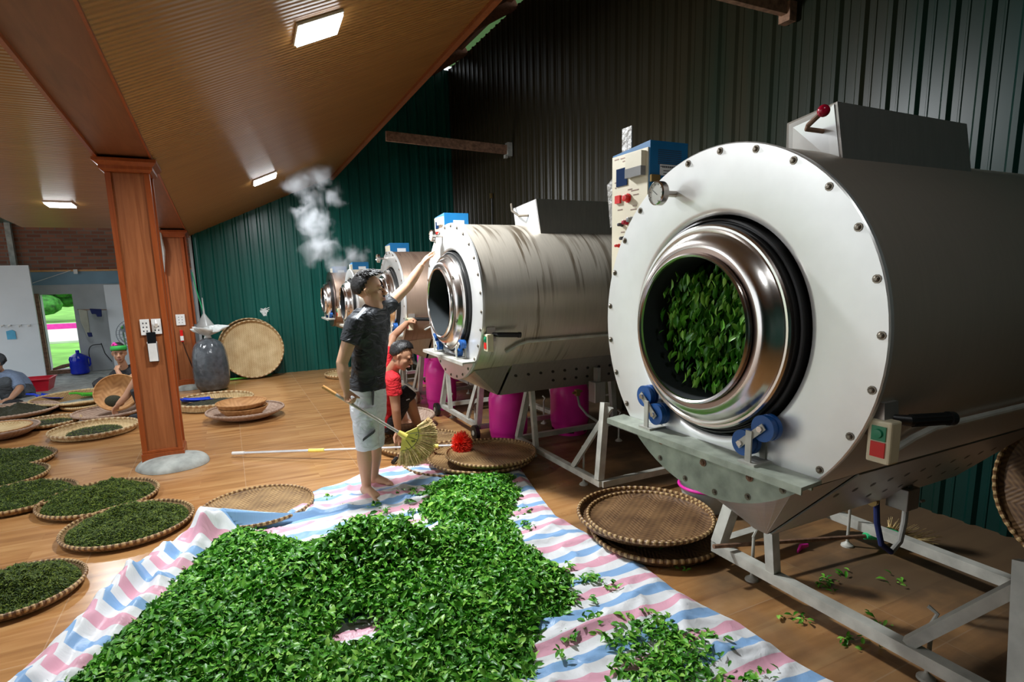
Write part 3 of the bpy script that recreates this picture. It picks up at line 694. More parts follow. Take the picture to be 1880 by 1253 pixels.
    a = -.44; hy, hzz = -math.cos(a)*(R+.01), z+math.sin(a)*(R+.01)
    b = MB(); hy -= .012; b.box((.02, hy-.055, hzz-.065), (.07, hy+.012, hzz+.060)); sw = bevel(b.build('switch_box', 'creampl', t), .006).id_data
    b = MB(); b.box((.016, hy-.042, hzz+.002), (.0205, hy-.002, hzz+.044)); b.lathe([(0, .014), (-.006, .012), (-.007, 0)], 16, 'x', (.016, hy-.022, hzz+.023)); b.build('start_button', 'green', sw)
    b = MB(); b.box((.016, hy-.042, hzz-.046), (.0205, hy-.002, hzz-.002)); b.build('stop_button', 'red', sw)
    if gauge:
        gy, gzz = .20*k*1.15, z+.515*k*(R/.61)/k*1.0
        gy, gzz = (.205, z+.505) if big else (.15*k, z+R*.86)
        b = MB(); b.lathe([(0, .012), (-.07, .012), (-.07, .045), (-.095, .045), (-.10, .040), (-.094, .038)], 32, 'x', (0, gy, gzz)); g = b.build('gauge_case', 'chrome', t)
        b = MB(); b.lathe([(-.095, 0), (-.095, .040)], 32, 'x', (0, gy, gzz)); b.build('gauge_dial', 'dial', g)
        b = MB()
        for j in range(9):
            aa = -.8+PI*1.5*j/8+.4; d = V((0, math.cos(aa), math.sin(aa))); b.beam(V((-.0955, gy, gzz))+d*.030, V((-.0955, gy, gzz))+d*.036, .002, .001, up=V((1, 0, 0)))
        b.beam((-.0957, gy-.006, gzz-.006), (-.0957, gy+.018, gzz+.012), .002, .001, up=V((1, 0, 0))); b.build('gauge_needle', 'ink', g)
    if hood:
        x0, x1 = (.245, 1.02) if big else (.62, 1.6)
        ya, yb = (-.285, -.075) if big else (-.30, .12)
        zt1, zt2, zb1 = z+R+.10, z+R+.075, z+R*.80
        if not big: zt1, zt2 = z+R+.17, z+R+.14
        b = MB(); b.hexa([(x0+.03, ya-.01, zb1), (x1+.04, ya-.01, zb1), (x1+.04, yb+.01, z+R*.95), (x0+.03, yb+.01, z+R*.95), (x0, ya+.012, zt1), (x1, ya+.012, zt1), (x1, yb-.012, zt2), (x0, yb-.012, zt2)])
        hd = b.build('chimney_box', 'hood', t)
        b = MB(); b.hexa([(x0+.027, ya+.003, zb1+.02), (x0+.030, ya+.003, zb1+.02), (x0+.03, yb-.003, z+R*.97), (x0+.027, yb-.003, z+R*.97), (x0-.003, ya+.022, zt1-.006), (x0, ya+.022, zt1-.006), (x0, yb-.022, zt2-.006), (x0-.003, yb-.022, zt2-.006)])
        b.build('chimney_front', 'plate', hd)
        ym = (ya+yb)/2-(.05 if big else 0); zm = z+R+.02 if big else z+R+.09
        b = MB()
        if big: b.tube([(x0+.01, ym+.01, zm), (x0-.07, ym+.01, zm), (x0-.09, ym-.01, zm+.006), (x0-.095, ym-.055, zm+.03)], .008, 10)
        else: b.tube([(x0+.01, ym-.05, zm-.03), (x0-.05, ym, zm-.03), (x0-.05, ym+.12, zm+.02), (x0-.04, ym+.15, zm+.08)], .010, 8)
        lv = b.build('damper_lever', 'rust' if big else 'bolt', hd)
        if big: b = MB(); b.ball((x0-.096, ym-.066, zm+.036), .019, 20); b.build('lever_knob', 'crimson', lv)
    if cab: cabinet(t, z, R, k, big)
    if frame: 
        x0, x1, ya, yb, wh = frame; frame_parts(t, x0-X0, x1-X0, ya-y0, yb-y0, wheels=wh, top=z-R-.12*k if not big else .62, s=.055 if big else .045)
    return t
def cabinet(t, z, R, k, big):
    if big:
        x0, x1, ya, yb, zt, zb0 = .115, .33, .495, .765, .775, .10
    else:
        x0, x1, ya, yb, zt, zb0 = .12, .34, .30*k+.12, .54*k+.12, R+.125*k, .10
    e = t.empty_display_size
    zt += z; zb0 += z
    b = MB(); b.hexa([(x0, ya, zb0), (x1, ya, zb0), (x1, yb, zb0), (x0, yb, zb0), (x0, ya, zt), (x1, ya, zt), (x1, yb, zt-.02), (x0, yb, zt-.02)]); cb = b.build('control_cabinet', 'bluepaint', t)
    b = MB(); b.box((x0-.006, ya+.008, zb0+.03), (x0, yb-.004, zt-.028)); b.build('cabinet_face', 'cream', cb)
    w = yb-ya; h = .40; X = x0-.0065
    def q(u, v, du, dv, th, m, name):        # u from the near edge toward the far edge, v down from the top
        b = MB(); b.box((X-th, ya+u*w, zt-(v+dv)*h), (X, ya+(u+du)*w, zt-v*h)); return b.build(name, m, cb)
    if big:
        q(.08, .10, .42, .16, .025, 'cream', 'meter_housing'); q(.08, .26, .42, .10, .027, 'smoke', 'meter_window')
        q(.55, .22, .30, .20, .004, 'screen', 'display')
        for u, v in ((.60, .55),): q(u+.12, v-.03, .14, .09, .010, 'red', 'square_switch')
        for (u, v, r, m) in ((.52, .57, .016, 'red'), (.55, .84, .010, 'crimson'), (.42, .82, .011, 'smoke'), (.68, .86, .008, 'ink'), (.62, 1.02, .008, 'ink'), (.76, 1.10, .007, 'red')):
            b = MB(); b.lathe([(0, r*1.3), (-.006, r*1.3), (-.006, r), (-.026, r*.95), (-.030, 0)], 16, 'x', (X, ya+u*w, zt-v*h)); b.build('knob', m, cb)
        b = MB()
        for j, (u, v, du) in enumerate(((.80, .10, .12), (.55, .105, .20), (.55, .14, .14), (.42, .47, .12), (.25, .49, .2), (.25, .54, .14), (.68, .68, .14), (.30, .66, .1), (.3, .70, .16), (.62, .94, .1), (.4, .94, .1), (.86, .36, .05), (.86, .42, .04))):
            b.box((X-.0006, ya+u*w, zt-(v+.012)*h), (X, ya+(u+du)*w, zt-v*h))
        b.build('printed_marks', 'bronze', cb)
        # near side: vent slots, sticker, clasp, black knob
        b = MB()
        for i in range(18):
            for j in range(8): b.box((x0+.045+i*.0075, ya-.0008, zt-.035-j*.0085-.004), (x0+.0495+i*.0075, ya+.001, zt-.035-j*.0085))
        b.build('vent_slots', 'ink', cb)
        b = MB(); b.box((x0+.055, ya-.0012, zt-.145), (x0+.150, ya, zt-.098)); st = b.build('sticker', 'sticker', cb)
        b = MB()
        for i in range(7): b.box((x0+.068+i*.0105, ya-.0018, zt-.112), (x0+.0755+i*.0105, ya-.001, zt-.104)); 
        b.box((x0+.058, ya-.0018, zt-.109), (x0+.066, ya-.001, zt-.105))
        for i in range(11):
            b.box((x0+.075+i*.0062, ya-.0018, zt-.1265), (x0+.0795+i*.0062, ya-.001, zt-.1225)); b.box((x0+.075+i*.0062, ya-.0018, zt-.1385), (x0+.0795+i*.0062, ya-.001, zt-.1345))
        b.build('sticker_print', 'ink', st)
        b = MB(); b.box((x0+.0, ya-.012, zt-.175), (x0+.05, ya, zt-.145)); b.build('clasp', 'brass', cb)
        b = MB(); b.lathe([(0, .018), (-.02, .016), (-.02, 0)], 14, 'y', (x0+.045, ya, zt-.205)); b.build('knob', 'ink', cb)
        b = MB(); b.box((x0+.03, yb-.10, zt-.03), (x0+.036, yb-.03, zt+.10)); b.build('film_wrapped_bracket', 'plastic_film', t)
        b = MB(); b.hexa([(x0+.03, yb+.005, z+.44), (x1, yb+.005, z+.44), (x1, yb+.06, z+.43), (x0+.03, yb+.06, z+.43), (x0+.02, yb+.004, zt-.10), (x1, yb+.004, zt-.08), (x1, yb+.075, zt-.11), (x0+.02, yb+.075, zt-.14)]); b.build('film_wrapped_box', 'plastic_film', t)
    else:
        q(.1, .08, .4, .16, .02, 'cream', 'meter_housing'); q(.55, .15, .3, .15, .004, 'screen', 'display')
        for (u, v, r, m) in ((.5, .42, .022, 'red'), (.45, .62, .014, 'crimson'), (.7, .62, .012, 'ink')):
            b = MB(); b.lathe([(0, r), (-.03, r*.9), (-.03, 0)], 14, 'x', (X, ya+u*w, zt-v*h)); b.build('knob', m, cb)
        b = MB(); b.box((x0+.08, ya-.002, zt-.10), (x0+.18, ya, zt-.06)); b.build('sticker', 'sticker', cb)

A1 = machine('largest steel tea drum, nearest the camera, full of tumbling green leaves', 1.565, 1.436, .645, 1.60, 3.35, screws=25, frame=(2.31, 3.25, 2.17, .76, 0), big=True, hop=(.24, .03), panel='drumclean')
A2 = machine('second stained steel tea drum, mouth empty, behind the nearest drum', 4.29, 1.437, .612, 1.60, 3.35, screws=28, frame=(2.31, 3.40, 4.60, 3.25, 0))
A3 = machine('third tea drum with a browned shell, between the two men', 6.15, 1.40, .52, 1.60, 3.2, k=.86, panel='drumred', screws=24, frame=(2.17, 3.1, 6.30, 5.16, 1), hood=False)
A4 = machine('fourth smaller tea drum behind the standing man\'s head', 7.72, 1.32, .44, 1.47, 3.0, k=.78, panel='drum', screws=0, frame=(2.17, 3.0, 8.12, 7.12, 2), hood=False, gauge=False)
A5 = machine('farthest tea drum at the end of the row under the steam', 9.25, 1.32, .42, 1.45, 2.9, k=.72, panel='drumred', plate_m='bronze', screws=0, frame=(2.1, 2.9, 9.9, 8.8, 0), hood=False, gauge=False)

# ------------------------------------------------------------------ gas bottles, hoses and small things by the machines
def gas_bottle(x, y, label, R=.19, h=.80):
    t = thing('gas_bottle', label, 'gas bottle', (x, y, 0), group=None)
    b = MB(); prof = [(.09, .05), (.075, R*.85), (.12, R*.985), (.14, R), (h-.22, R), (h-.18, R+.002), (h-.12, R*.93), (h-.05, R*.7), (h-.02, R*.3), (h, .03), (h+.03, .025), (h+.03, 0)]
    b.lathe(prof, 40, 'z'); b.build('tank', 'pink', t)
    b = MB(); n = 40
    vs = []; fs = []
    for j in range(n):
        a = 2*PI*j/n; c, s = math.cos(a), math.sin(a); vs += [(R*.9*c, R*.9*s, 0), (R*.93*c, R*.93*s, .03), (R*.93*c, R*.93*s, .065), (R*.97*c, R*.97*s, .11)]
    for j in range(n):
        for k in range(3):
            if k == 1 and (j % 8) < 4: continue
            a, c = j*4+k, ((j+1) % n)*4+k; fs.append((a, c, c+1, a+1))
    b.add(vs, fs); b.build('foot_ring', 'pink', t)
    b = MB(); b.lathe([(h-.10, R*.62), (h+.06, R*.60), (h+.065, R*.58), (h-.10, R*.6)], 32, 'z'); b.build('valve_collar', 'pink', t)
    return t
p = gz(925, 806); gas_bottle(p.x, 4.94, 'magenta gas bottle, front one under the second drum', h=.62)
p = gz(1050, 790); gas_bottle(p.x-.05, 4.94, 'magenta gas bottle farther back, with a grey hose in front', R=.20, h=.62)
gas_bottle(2.32, 6.72, 'magenta gas bottle seen left of the second drum\'s lower plate', h=.66)
gas_bottle(2.75, 8.46, 'magenta gas bottle under the third drum, left one', h=.62); gas_bottle(3.25, 8.46, 'magenta gas bottle under the third drum, right one', h=.62)
# valve and hose on the rear bottle
t = thing('gas_hose', 'grey gas hose curving from the rear magenta bottle to the burner', 'hose', (2.78, 4.62, .6))
q = [pd(1060, 725, 5.35), pd(1064, 745, 5.3), pd(1078, 762, 5.25), pd(1098, 775, 5.2), pd(1125, 778, 5.2)]
b = MB(); b.tube([v-t.location for v in q], .012, 8); b.build('tube', 'hose', t)
b = MB(); v = q[0]-t.location; b.box(v+V((-.02, -.02, -.01)), v+V((.02, .02, .05))); b.tube([v+V((-.05, 0, .02)), v+V((.05, 0, .03))], .012, 8); b.build('valve', 'brass', t)
# steel terminal boxes hanging under the hoppers
def junction(px0, py0, px1, py1, d, label):
    a, c = pd(px0, py0, d), pd(px1, py1, d); t = thing('terminal_box', label, 'box', ((a.x+c.x)/2, (a.y+c.y)/2, c.z)); w = abs((c-a).dot(RT0))/2; h = a.z-c.z
    b = MB(); b.box((-w, -.05, 0), (w, .05, h)); bevel(b.build('casing', 'hood', t))
    b = MB(); b.box((w, -.06, h*.3), (w+.03, -.05, h*.38)); b.build('mounting_lug', 'hood', t); b = MB(); b.box((-w*.3, -.03, h), (w*.3, .03, h+.12)); b.build('hanger', 'hood', t); return t
junction(1084, 700, 1108, 738, 4.9, 'steel terminal box under the second drum, beside the rear gas bottle')
junction(1638, 892, 1676, 932, 2.72, 'steel terminal box under the nearest drum beside the hose')
t = thing('gas_hose', 'dark and tan hose looping under the nearest drum', 'hose', pd(1612, 918, 2.75))
o0 = t.location.copy(); q = [pd(1609, 918, 2.75), pd(1610, 960, 2.75), pd(1618, 1000, 2.75), pd(1636, 1014, 2.78), pd(1652, 995, 2.8), pd(1660, 960, 2.8), pd(1664, 925, 2.8)]
b = MB(); b.tube([v-o0 for v in q[:4]], .014, 10); b.build('dark_hose', 'navy', t); b = MB(); b.tube([v-o0 for v in q[3:]], .014, 10); b.build('tan_hose', 'hose', t)
b = MB(); b.tube([V((-.03, 0, .0)), V((.02, 0, .015)), V((.09, .02, .02))], .014, 10); b.tube([V((-.05, 0, .0)), V((-.03, 0, .0))], .024, 12); b.build('valve', 'brass', t)
# broom lying under the nearest drum: green bound head, pale bristles, long grey pole
p = gz(1588, 985, .09); q0 = gz(1310, 1004, .20)
t = thing('floor_broom', 'straw broom with green binding lying under the nearest drum', 'broom', p)
b = MB(); b.tube([V((0, 0, 0)), V(q0)-V(p)], .012, 8); b.build('broom_pole', 'rust', t)
d = (V(p)-V(q0)).normalized(); s_ = d.cross(V((0, 0, 1)))
b = MB(); b.tube([d*.0, d*.10, d*.22], [.02, .05, .075], 14, ell=[.02, .022, .03], ref=s_); b.build('green_binding', 'greenpl', t)
b = MB()
for i in range(110):
    a = random.uniform(-1, 1); e = d*random.uniform(.34, .44)+s_*a*.15+V((0, 0, random.uniform(-.04, .05))); b.tube([d*.2+s_*a*.06, (d*.3+s_*a*.1), e], [.003, .003, .001], 4, cap=False)
b.build('bristles', 'straw', t)['kind'] = 'stuff'
b = MB(); p = gz(1475, 1010, .01); b.tube([p+V((-.05, 0, .0)), p+V((0, .02, .01)), p+V((.04, 0, .02))], [.01, .022, .012], 8, sy=.5); tag(b.build('pink_scrap', 'pinkpl'), 'small bright pink plastic scrap on the floor under the nearest drum', 'scrap')
p = gz(1285, 935); t = thing('plastic_basin', 'pink rimmed plastic basin tilted behind the nearest drum\'s apron', 'basin', (p.x+.05, p.y, 0), (0, 0, 0))
b = MB(); b.lathe([(.0, .0), (.0, .13), (.17, .18)], 32, 'z'); b.build('bowl', 'film', t); b = MB(); b.torus((0, 0, .172), .182, .011); b.build('rim', 'pinkpl', t)

# ------------------------------------------------------------------ bamboo trays and baskets
def tray_parts(t, R, h=.045, bed='weave', rim='rim', rr=.014, flare=.03, deep=False):
    b = MB()
    if deep: prof = [(.004, 0), (.006, R*.55), (.03, R*.72), (h*.7, R*.90), (h, R-.004), (h-.004, R+.002), (h*.65, R*.91+.006), (.024, R*.72+.008), (-.001+.002, R*.56), (.001, 0)]
    else: prof = [(.010, 0), (.011, R*.80), (.016, R-flare), (h, R-.004), (h, R+.004), (.010, R-flare+.010), (.002, R*.80), (.002, 0)]
    b.lathe(prof, 72, 'z'); b.build('woven_bed', bed, t)
    b = MB(); n = 180; vs = []; m = 8
    for j in range(n):
        a = 2*PI*j/n; k = 1+.16*(1 if j % 3 else -.6)+.05*math.sin(j*1.7)
        for i in range(m):
            q = 2*PI*i/m; r2 = R+rr*k*math.cos(q)*.8; vs.append((r2*math.cos(a), r2*math.sin(a), h+rr*k*math.sin(q)))
    b.add(vs, [(j*m+i, j*m+(i+1) % m, ((j+1) % n)*m+(i+1) % m, ((j+1) % n)*m+i) for j in range(n) for i in range(m)])
    b.build('bound_rim', rim, t)
def tray(label, pl, pr_, z0=0.002, h=.045, rot=None, name='bamboo_tray', scale=.985, **k):
    A, B = gz(*pl, z0+h), gz(*pr_, z0+h); c = (A+B)/2; R = (B-A).length/2*scale
    t = thing(name, label, 'tray', (c.x, c.y, z0), rot or (0, 0, random.uniform(0, 6.28))); t['label'] = label
    tray_parts(t, R, h, **k); t['_'] = R; R_OF[t.name] = R; del t['_']; return t
R_OF = {}
def strips(n, pts, size, wid, mat, name, tilt=.7, extra=None, parent=None, bend=.25, verts8=True, dirv=None):
    """many small leaves in one mesh: pts (n,3) centres"""
    L = size*(rng.uniform(.65, 1.25, n)); W = L*wid*rng.uniform(.8, 1.25, n)
    yaw = rng.uniform(0, 2*PI, n); pit = rng.normal(0, tilt, n); rol = rng.normal(0, tilt*.9, n)
    f = np.stack([np.cos(yaw)*np.cos(pit), np.sin(yaw)*np.cos(pit), np.sin(pit)], 1)
    if dirv is not None: f = np.asarray(dirv)+rng.normal(0, .35, (n, 3)); f /= np.linalg.norm(f, axis=1)[:, None]
    up = np.tile(np.array([0, 0, 1.0]), (n, 1)); s = np.cross(f, up); s /= np.linalg.norm(s, axis=1)[:, None]+1e-9; u = np.cross(s, f)
    cr, sr = np.cos(rol)[:, None], np.sin(rol)[:, None]; s, u = s*cr+u*sr, u*cr-s*sr
    # template: along, side, up
    tp = [(-.5, 0, 0), (-.2, -.42, .10), (-.2, 0, 0), (-.2, .42, .10), (.15, -.45, .10), (.15, 0, 0), (.15, .45, .10), (.5, 0, -bend)]
    fc = [(0, 1, 2), (0, 2, 3), (1, 4, 5, 2), (2, 5, 6, 3), (4, 7, 5), (5, 7, 6)]
    if not verts8: tp = [(-.5, 0, 0), (0, -.5, .1), (0, .5, .1), (.5, 0, -bend)]; fc = [(0, 1, 2), (1, 3, 2)]
    nv = len(tp); vs = np.empty((n, nv, 3))
    for i, (a, b_, c) in enumerate(tp):
        vs[:, i] = pts+f*(a*L)[:, None]+s*(b_*2*W/2)[:, None]+u*(c*L*.8)[:, None]
    me = bpy.data.meshes.new(name); loops = []; starts = []; tot = []
    base = np.arange(n)*nv; ls = sum(len(q) for q in fc)
    arr = np.empty((n, ls), dtype=np.int32); col = 0; st = np.empty((n, len(fc)), dtype=np.int32); tt = np.empty((n, len(fc)), dtype=np.int32)
    for j, q in enumerate(fc):
        st[:, j] = np.arange(n)*ls+col; tt[:, j] = len(q)
        for v in q: arr[:, col] = base+v; col += 1
    me.vertices.add(n*nv); me.vertices.foreach_set('co', vs.reshape(-1).astype(np.float32))
    me.loops.add(n*ls); me.loops.foreach_set('vertex_index', arr.reshape(-1))
    me.polygons.add(n*len(fc)); me.polygons.foreach_set('loop_start', st.reshape(-1)); me.polygons.foreach_set('loop_total', tt.reshape(-1))
    me.polygons.foreach_set('use_smooth', np.ones(n*len(fc), dtype=bool))
    me.update(); me.validate(); me.materials.append(M[mat])
    o = bpy.data.objects.new(name, me); COL.objects.link(o)
    if parent: o.parent = parent
    return o
def join_meshes(o, other):                   # put the geometry of other into o (same material slots appended)
    import bmesh
    k = len(o.data.materials); bm = bmesh.new(); bm.from_mesh(o.data)
    n0 = len(bm.faces); bm.from_mesh(other.data); bm.faces.ensure_lookup_table()
    for f in bm.faces[n0:]: f.material_index = k; f.smooth = True
    bm.to_mesh(o.data); bm.free(); o.data.materials.append(other.data.materials[0]); bpy.data.objects.remove(other)
def heap(t, label, R, h, n=9000, mat='tea', base='teabase', off=(0, 0), sz=.026, wid=.17, seed=0, name='tea_heap', flat=.8):
    """tea on a tray: a lumpy mass with curled strands all over it"""
    c = t.location+V((off[0], off[1], .012)); g = 46; vs = []; fs = []
    def hz(r, a):
        x, y = r*math.cos(a), r*math.sin(a); e = max(0, 1-(r/R)**2)**.55
        return h*e*(flat+.50*noise.noise(V((x*7+seed, y*7, seed)))+.34*noise.noise(V((x*22, y*22, seed+3))))+.004*e
    for i in range(g//2+1):
        for j in range(g*2):
            a = 2*PI*j/(g*2); r = R*i/(g/2); vs.append((r*math.cos(a), r*math.sin(a), max(0, hz(r, a))))
    for i in range(g//2):
        for j in range(g*2): fs.append((i*g*2+j, i*g*2+(j+1) % (g*2), (i+1)*g*2+(j+1) % (g*2), (i+1)*g*2+j))
    b = MB(); b.add(vs, fs); o = b.build(name, base)
    if n:
        rr = R*np.sqrt(rng.uniform(0, 1, n))*1.01; aa = rng.uniform(0, 2*PI, n)
        z = np.array([max(.002, hz(min(r, R), a)) for r, a in zip(rr, aa)])+rng.uniform(-.002, .010, n)
        s = strips(n, np.stack([rr*np.cos(aa), rr*np.sin(aa), z], 1), sz, wid, mat, 'x', .55, verts8=False); join_meshes(o, s)
    o.location = c; return tag(o, label, 'tea', kind='stuff')

T = {}
g = 'bamboo trays of rolled tea at the left'
T1 = tray('bamboo tray heaped with dark green tea, nearest the twisted striped sheet', (105, 990), (355, 932), rr=.012)
T2 = tray('bamboo tray of dark green tea in front of the domed cement foot', (62, 940), (291, 888), rr=.012)
T3 = tray('tray of dark green tea at the left edge, nearest of three in a file', (-85, 935), (145, 890), rr=.012)
T4 = tray('tray of dark green tea at the left edge, middle of three in a file', (-120, 895), (93, 860), rr=.012)
T5 = tray('tray of dark green tea at the left edge, farthest of three in a file', (-100, 860), (105, 830), rr=.012)
T6 = tray('large bamboo tray of dark green tea in the bottom left corner of the picture', (-120, 1128), (158, 1040), rr=.012)
for i, (t, s) in enumerate(((T1, .3), (T2, 1), (T3, 2), (T4, 3), (T5, 4), (T6, 5))):
    R = R_OF[t.name]; where = t['label'].split('tea', 1)[-1].lstrip(', ')
    heap(t, ['dark green rolled tea heaped on the tray nearest the striped sheet', 'dark green rolled tea on the tray before the cement foot', 'dark green rolled tea on the tray left of the one before the cement foot',
             'dark green rolled tea on the middle tray at the left edge', 'dark green rolled tea on the farthest tray at the left edge', 'dark green rolled tea on the bottom left corner tray'][i], R*.92, .11 if i != 5 else .12, 16000 if i in (0, 1, 5) else 9000, seed=s*7)
T7 = tray('empty herringbone bamboo tray on the sheet edge, left of the standing person', (362, 948), (575, 908), z0=.03, h=.035, rr=.011, bed='weave')
T8 = tray('pale bamboo tray with a streak of dark dry tea, left of the nearer column', (86, 796), (255, 775), rim='rimpale', bed='weave_pale', h=.06)
heap(T8, 'streak of dark dry tea on the pale tray left of the column', .26, .03, 1500, mat='tea', base='drytea', seed=4)
T9 = tray('wide brown wooden basin cut by the left edge', (-90, 800), (74, 775), h=.10, rim='basin', bed='basin', rr=.012, deep=True, name='bamboo_basin')
T9b = tray('shallow inner tray lying in the wide brown basin at the left edge', (-80, 795), (60, 778), z0=.07, h=.04, rim='bowlw', bed='weave_pale', rr=.008)
T10 = tray('brown basin holding a dark cone of dry tea before the person in the blue shirt', (-75, 768), (108, 740), h=.09, rim='basin', bed='basin', deep=True, name='bamboo_basin')
heap(T10, 'dark cone of dry tea in the basin before the blue shirt', .40, .11, 0, base='drytea', seed=6, flat=1)
T11 = tray('bamboo tray with a thin dark layer of tea between the basins at the left', (30, 786), (142, 762), h=.04, rim='rimpale', bed='weave')
heap(T11, 'thin dark layer of tea on the tray between the left basins', R_OF[T11.name]*.75, .02, 800, mat='tea', base='drytea', seed=9)
T12 = tray('small pale yellow tray behind the tilted winnowing basket', (111, 750), (190, 738), h=.04, rim='weave_pale', bed='weave_pale')
T13 = tray('pink rimmed basin under the tilted winnowing basket', (134, 760), (262, 750), h=.08, rim='basin', bed='basin', deep=True, name='bamboo_basin')
T15 = tray('very wide shallow basin farthest back, holding a blue scoop and a green scoop', (52, 738), (240, 718), h=.10, rim='weave_pale', bed='weave', deep=True, name='bamboo_basin')
T16 = tray('wide pale rimmed tray of dark tea just behind the nearer column', (318, 744), (462, 722), h=.09, rim='rimpale', bed='weave_pale')
heap(T16, 'dark dry tea spread in the tray behind the nearer column', R_OF[T16.name]*.78, .05, 0, base='drytea', seed=11)
T17 = tray('pinkish round basin right of the nearer column, carrying two bowls', (377, 762), (520, 742), h=.10, rim='basin', bed='basin', deep=True, name='bamboo_basin')
c = T17.location
for i, (zz, R, lab) in enumerate(((.022, .27, 'lower of two orange brown bowls stacked on the pinkish basin'), (.085, .28, 'upper of two orange brown bowls stacked on the pinkish basin'))):
    t = thing('bamboo_bowl', lab, 'bowl', (c.x-.02+i*(-.02), c.y+.02, zz), (0, 0, i)); tray_parts(t, R, .11, 'bowlw', 'bowlw', .007, deep=True)
T18 = tray('bamboo tray lying far behind the standing man near the green wall', (596, 688), (680, 682), h=.05, rim='rimpale', bed='weave_pale')
# trays beside the squatting man
T21 = tray('brown wok shaped basin behind the squatting man', (650, 772), (797, 758), h=.13, rim='basin', bed='basin', deep=True, name='bamboo_basin')
T22 = tray('bamboo tray the squatting man reaches into', (695, 822), (850, 800), h=.05, rr=.011)
T23 = tray('wide bamboo tray at the bottom of the pile behind the fan broom', (740, 858), (930, 822), h=.05, rr=.011, bed='weave_dark')
T24 = tray('second bamboo tray of the pile under the red duster', (790, 852), (970, 820), z0=.055, h=.04, rr=.011, bed='weave')
T25 = tray('topmost bamboo tray of the pile under the red duster, beside the gas bottle', (818, 838), (981, 822), z0=.11, h=.04, rr=.011, bed='weave')
# pile by the nearest machine
P1 = tray('lowest bamboo tray of the pile by the nearest drum\'s stand', (1085, 972), (1330, 975), h=.05, rr=.013, bed='weave_dark', rot=(0, 0, .2))
P2 = tray('middle bamboo tray of the pile by the nearest drum\'s stand', (1067, 922), (1312, 962), z0=.075, h=.05, rr=.013, bed='weave_dark', rot=(0, 0, 1.2))
P3 = tray('topmost stained bamboo tray of the pile by the nearest drum\'s stand', (1082, 930), (1312, 965), z0=.125, h=.035, rr=.011, bed='weave_dark', rot=(0, 0, 2.2))
def leaning(label, cx, cy, R, tilt, yaw, axis_y, bed='weave', rim='rim', h=.05):
    t = thing('bamboo_tray', label, 'tray', (cx, axis_y, cy), (tilt, 0, yaw)); tray_parts(t, R, h, bed, rim, .014); return t
a = at(403, 640, 1, 10.55); c_ = at(521, 632, 1, 10.55); R = (c_-a).length/2
t = thing('bamboo_tray', 'big round bamboo tray leaning on the green back wall, front of two', 'tray', ((a.x+c_.x)/2, 10.50, R*.955+.02), (PI/2+.17+PI, 0, 0)); tray_parts(t, R-.02, .05, 'weave_pale', 'rimpale', .014); t.rotation_euler = (-(PI/2+.17), 0, 0); t.rotation_euler = (PI/2-.17, 0, 0)
t = thing('bamboo_tray', 'big round bamboo tray leaning on the green back wall, hidden behind the front one', 'tray', ((a.x+c_.x)/2-.03, 10.60, R*.98+.03), (PI/2-.14, 0, 0)); tray_parts(t, R-.01, .05, 'weave', 'rimpale', .014)
q = at(1940, 840, 0, 3.95); t = thing('bamboo_tray', 'large brown bamboo tray leaning on the right wall at the picture\'s edge', 'tray', (3.95, q.y-.22, .47), (0, -(PI/2-.22), 0)); tray_parts(t, .46, .05, 'weave_dark', 'rim', .014)
b = MB(); p = at(486, 575, 1, 10.5)
for i in range(14): b.tube([p+V((random.uniform(-.03, .03), 0, -.05)), p+V((random.uniform(-.06, .06), 0, random.uniform(0, .05))), p+V((random.uniform(-.08, .1), 0, random.uniform(.02, .09)))], .006, 5)
tag(b.build('plastic_knot', 'film'), 'crumpled clear plastic knot on top of the leaning trays', 'plastic')
b = MB(); b.tube([gz(395, 700, .03), gz(450, 694, .03), gz(478, 690, .03)], .015, 8); o = b.build('green_stick', 'lime'); tag(o, 'lime green stick lying before the leaning trays', 'stick')
b = MB(); b.tube([gz(479, 690, .03), gz(499, 688, .03)], .017, 8); tag(b.build('stick_sleeve', 'green'), 'dark green end of the stick before the leaning trays', 'stick')
p = gz(556, 681); b = MB()
for i in range(6): b.ball(p+V((random.uniform(-.05, .05), random.uniform(-.02, .02), .02+random.uniform(0, .03))), (.04, .02, .025), 6)
tag(b.build('paper_scrap', 'film'), 'crumpled white scrap at the foot of the green back wall', 'scrap')

# scoops in the trays
def scoop(label, p, yaw, m, L=.28, w=.16):
    t = thing('plastic_scoop', label, 'scoop', p, (0, 0, yaw)); b = MB(); n = 9; vs = []
    for i in range(n):
        f = i/(n-1)
        for j in range(9):
            a = -1+2*j/8; vs.append((f*L, a*w*(.75+.25*f), .045*(a*a)*(1-.3*f)+.03*(1-f)**3))
    b.add(vs, [(i*9+j, i*9+j+1, (i+1)*9+j+1, (i+1)*9+j) for i in range(n-1) for j in range(8)]); o = b.build('pan', m, t); sd = o.modifiers.new('s', 'SOLIDIFY'); sd.thickness = .004
    b = MB(); b.tube([(0.01, 0, .05), (-.05, 0, .08), (-.14, 0, .09)], [.014, .016, .013], 10); b.build('handle', m, t); return t
scoop('royal blue plastic scoop lying in the tray behind the nearer column', gz(335, 742, .03), .25, 'bluepl2', .36, .10)
scoop('blue scoop turned over in the very wide basin at the back', gz(72, 734, .05), -.1, 'bluepl2', .28, .14)
scoop('lime green scoop in the very wide basin by the seated woman', gz(150, 731, .04), .5, 'lime', .34, .10)

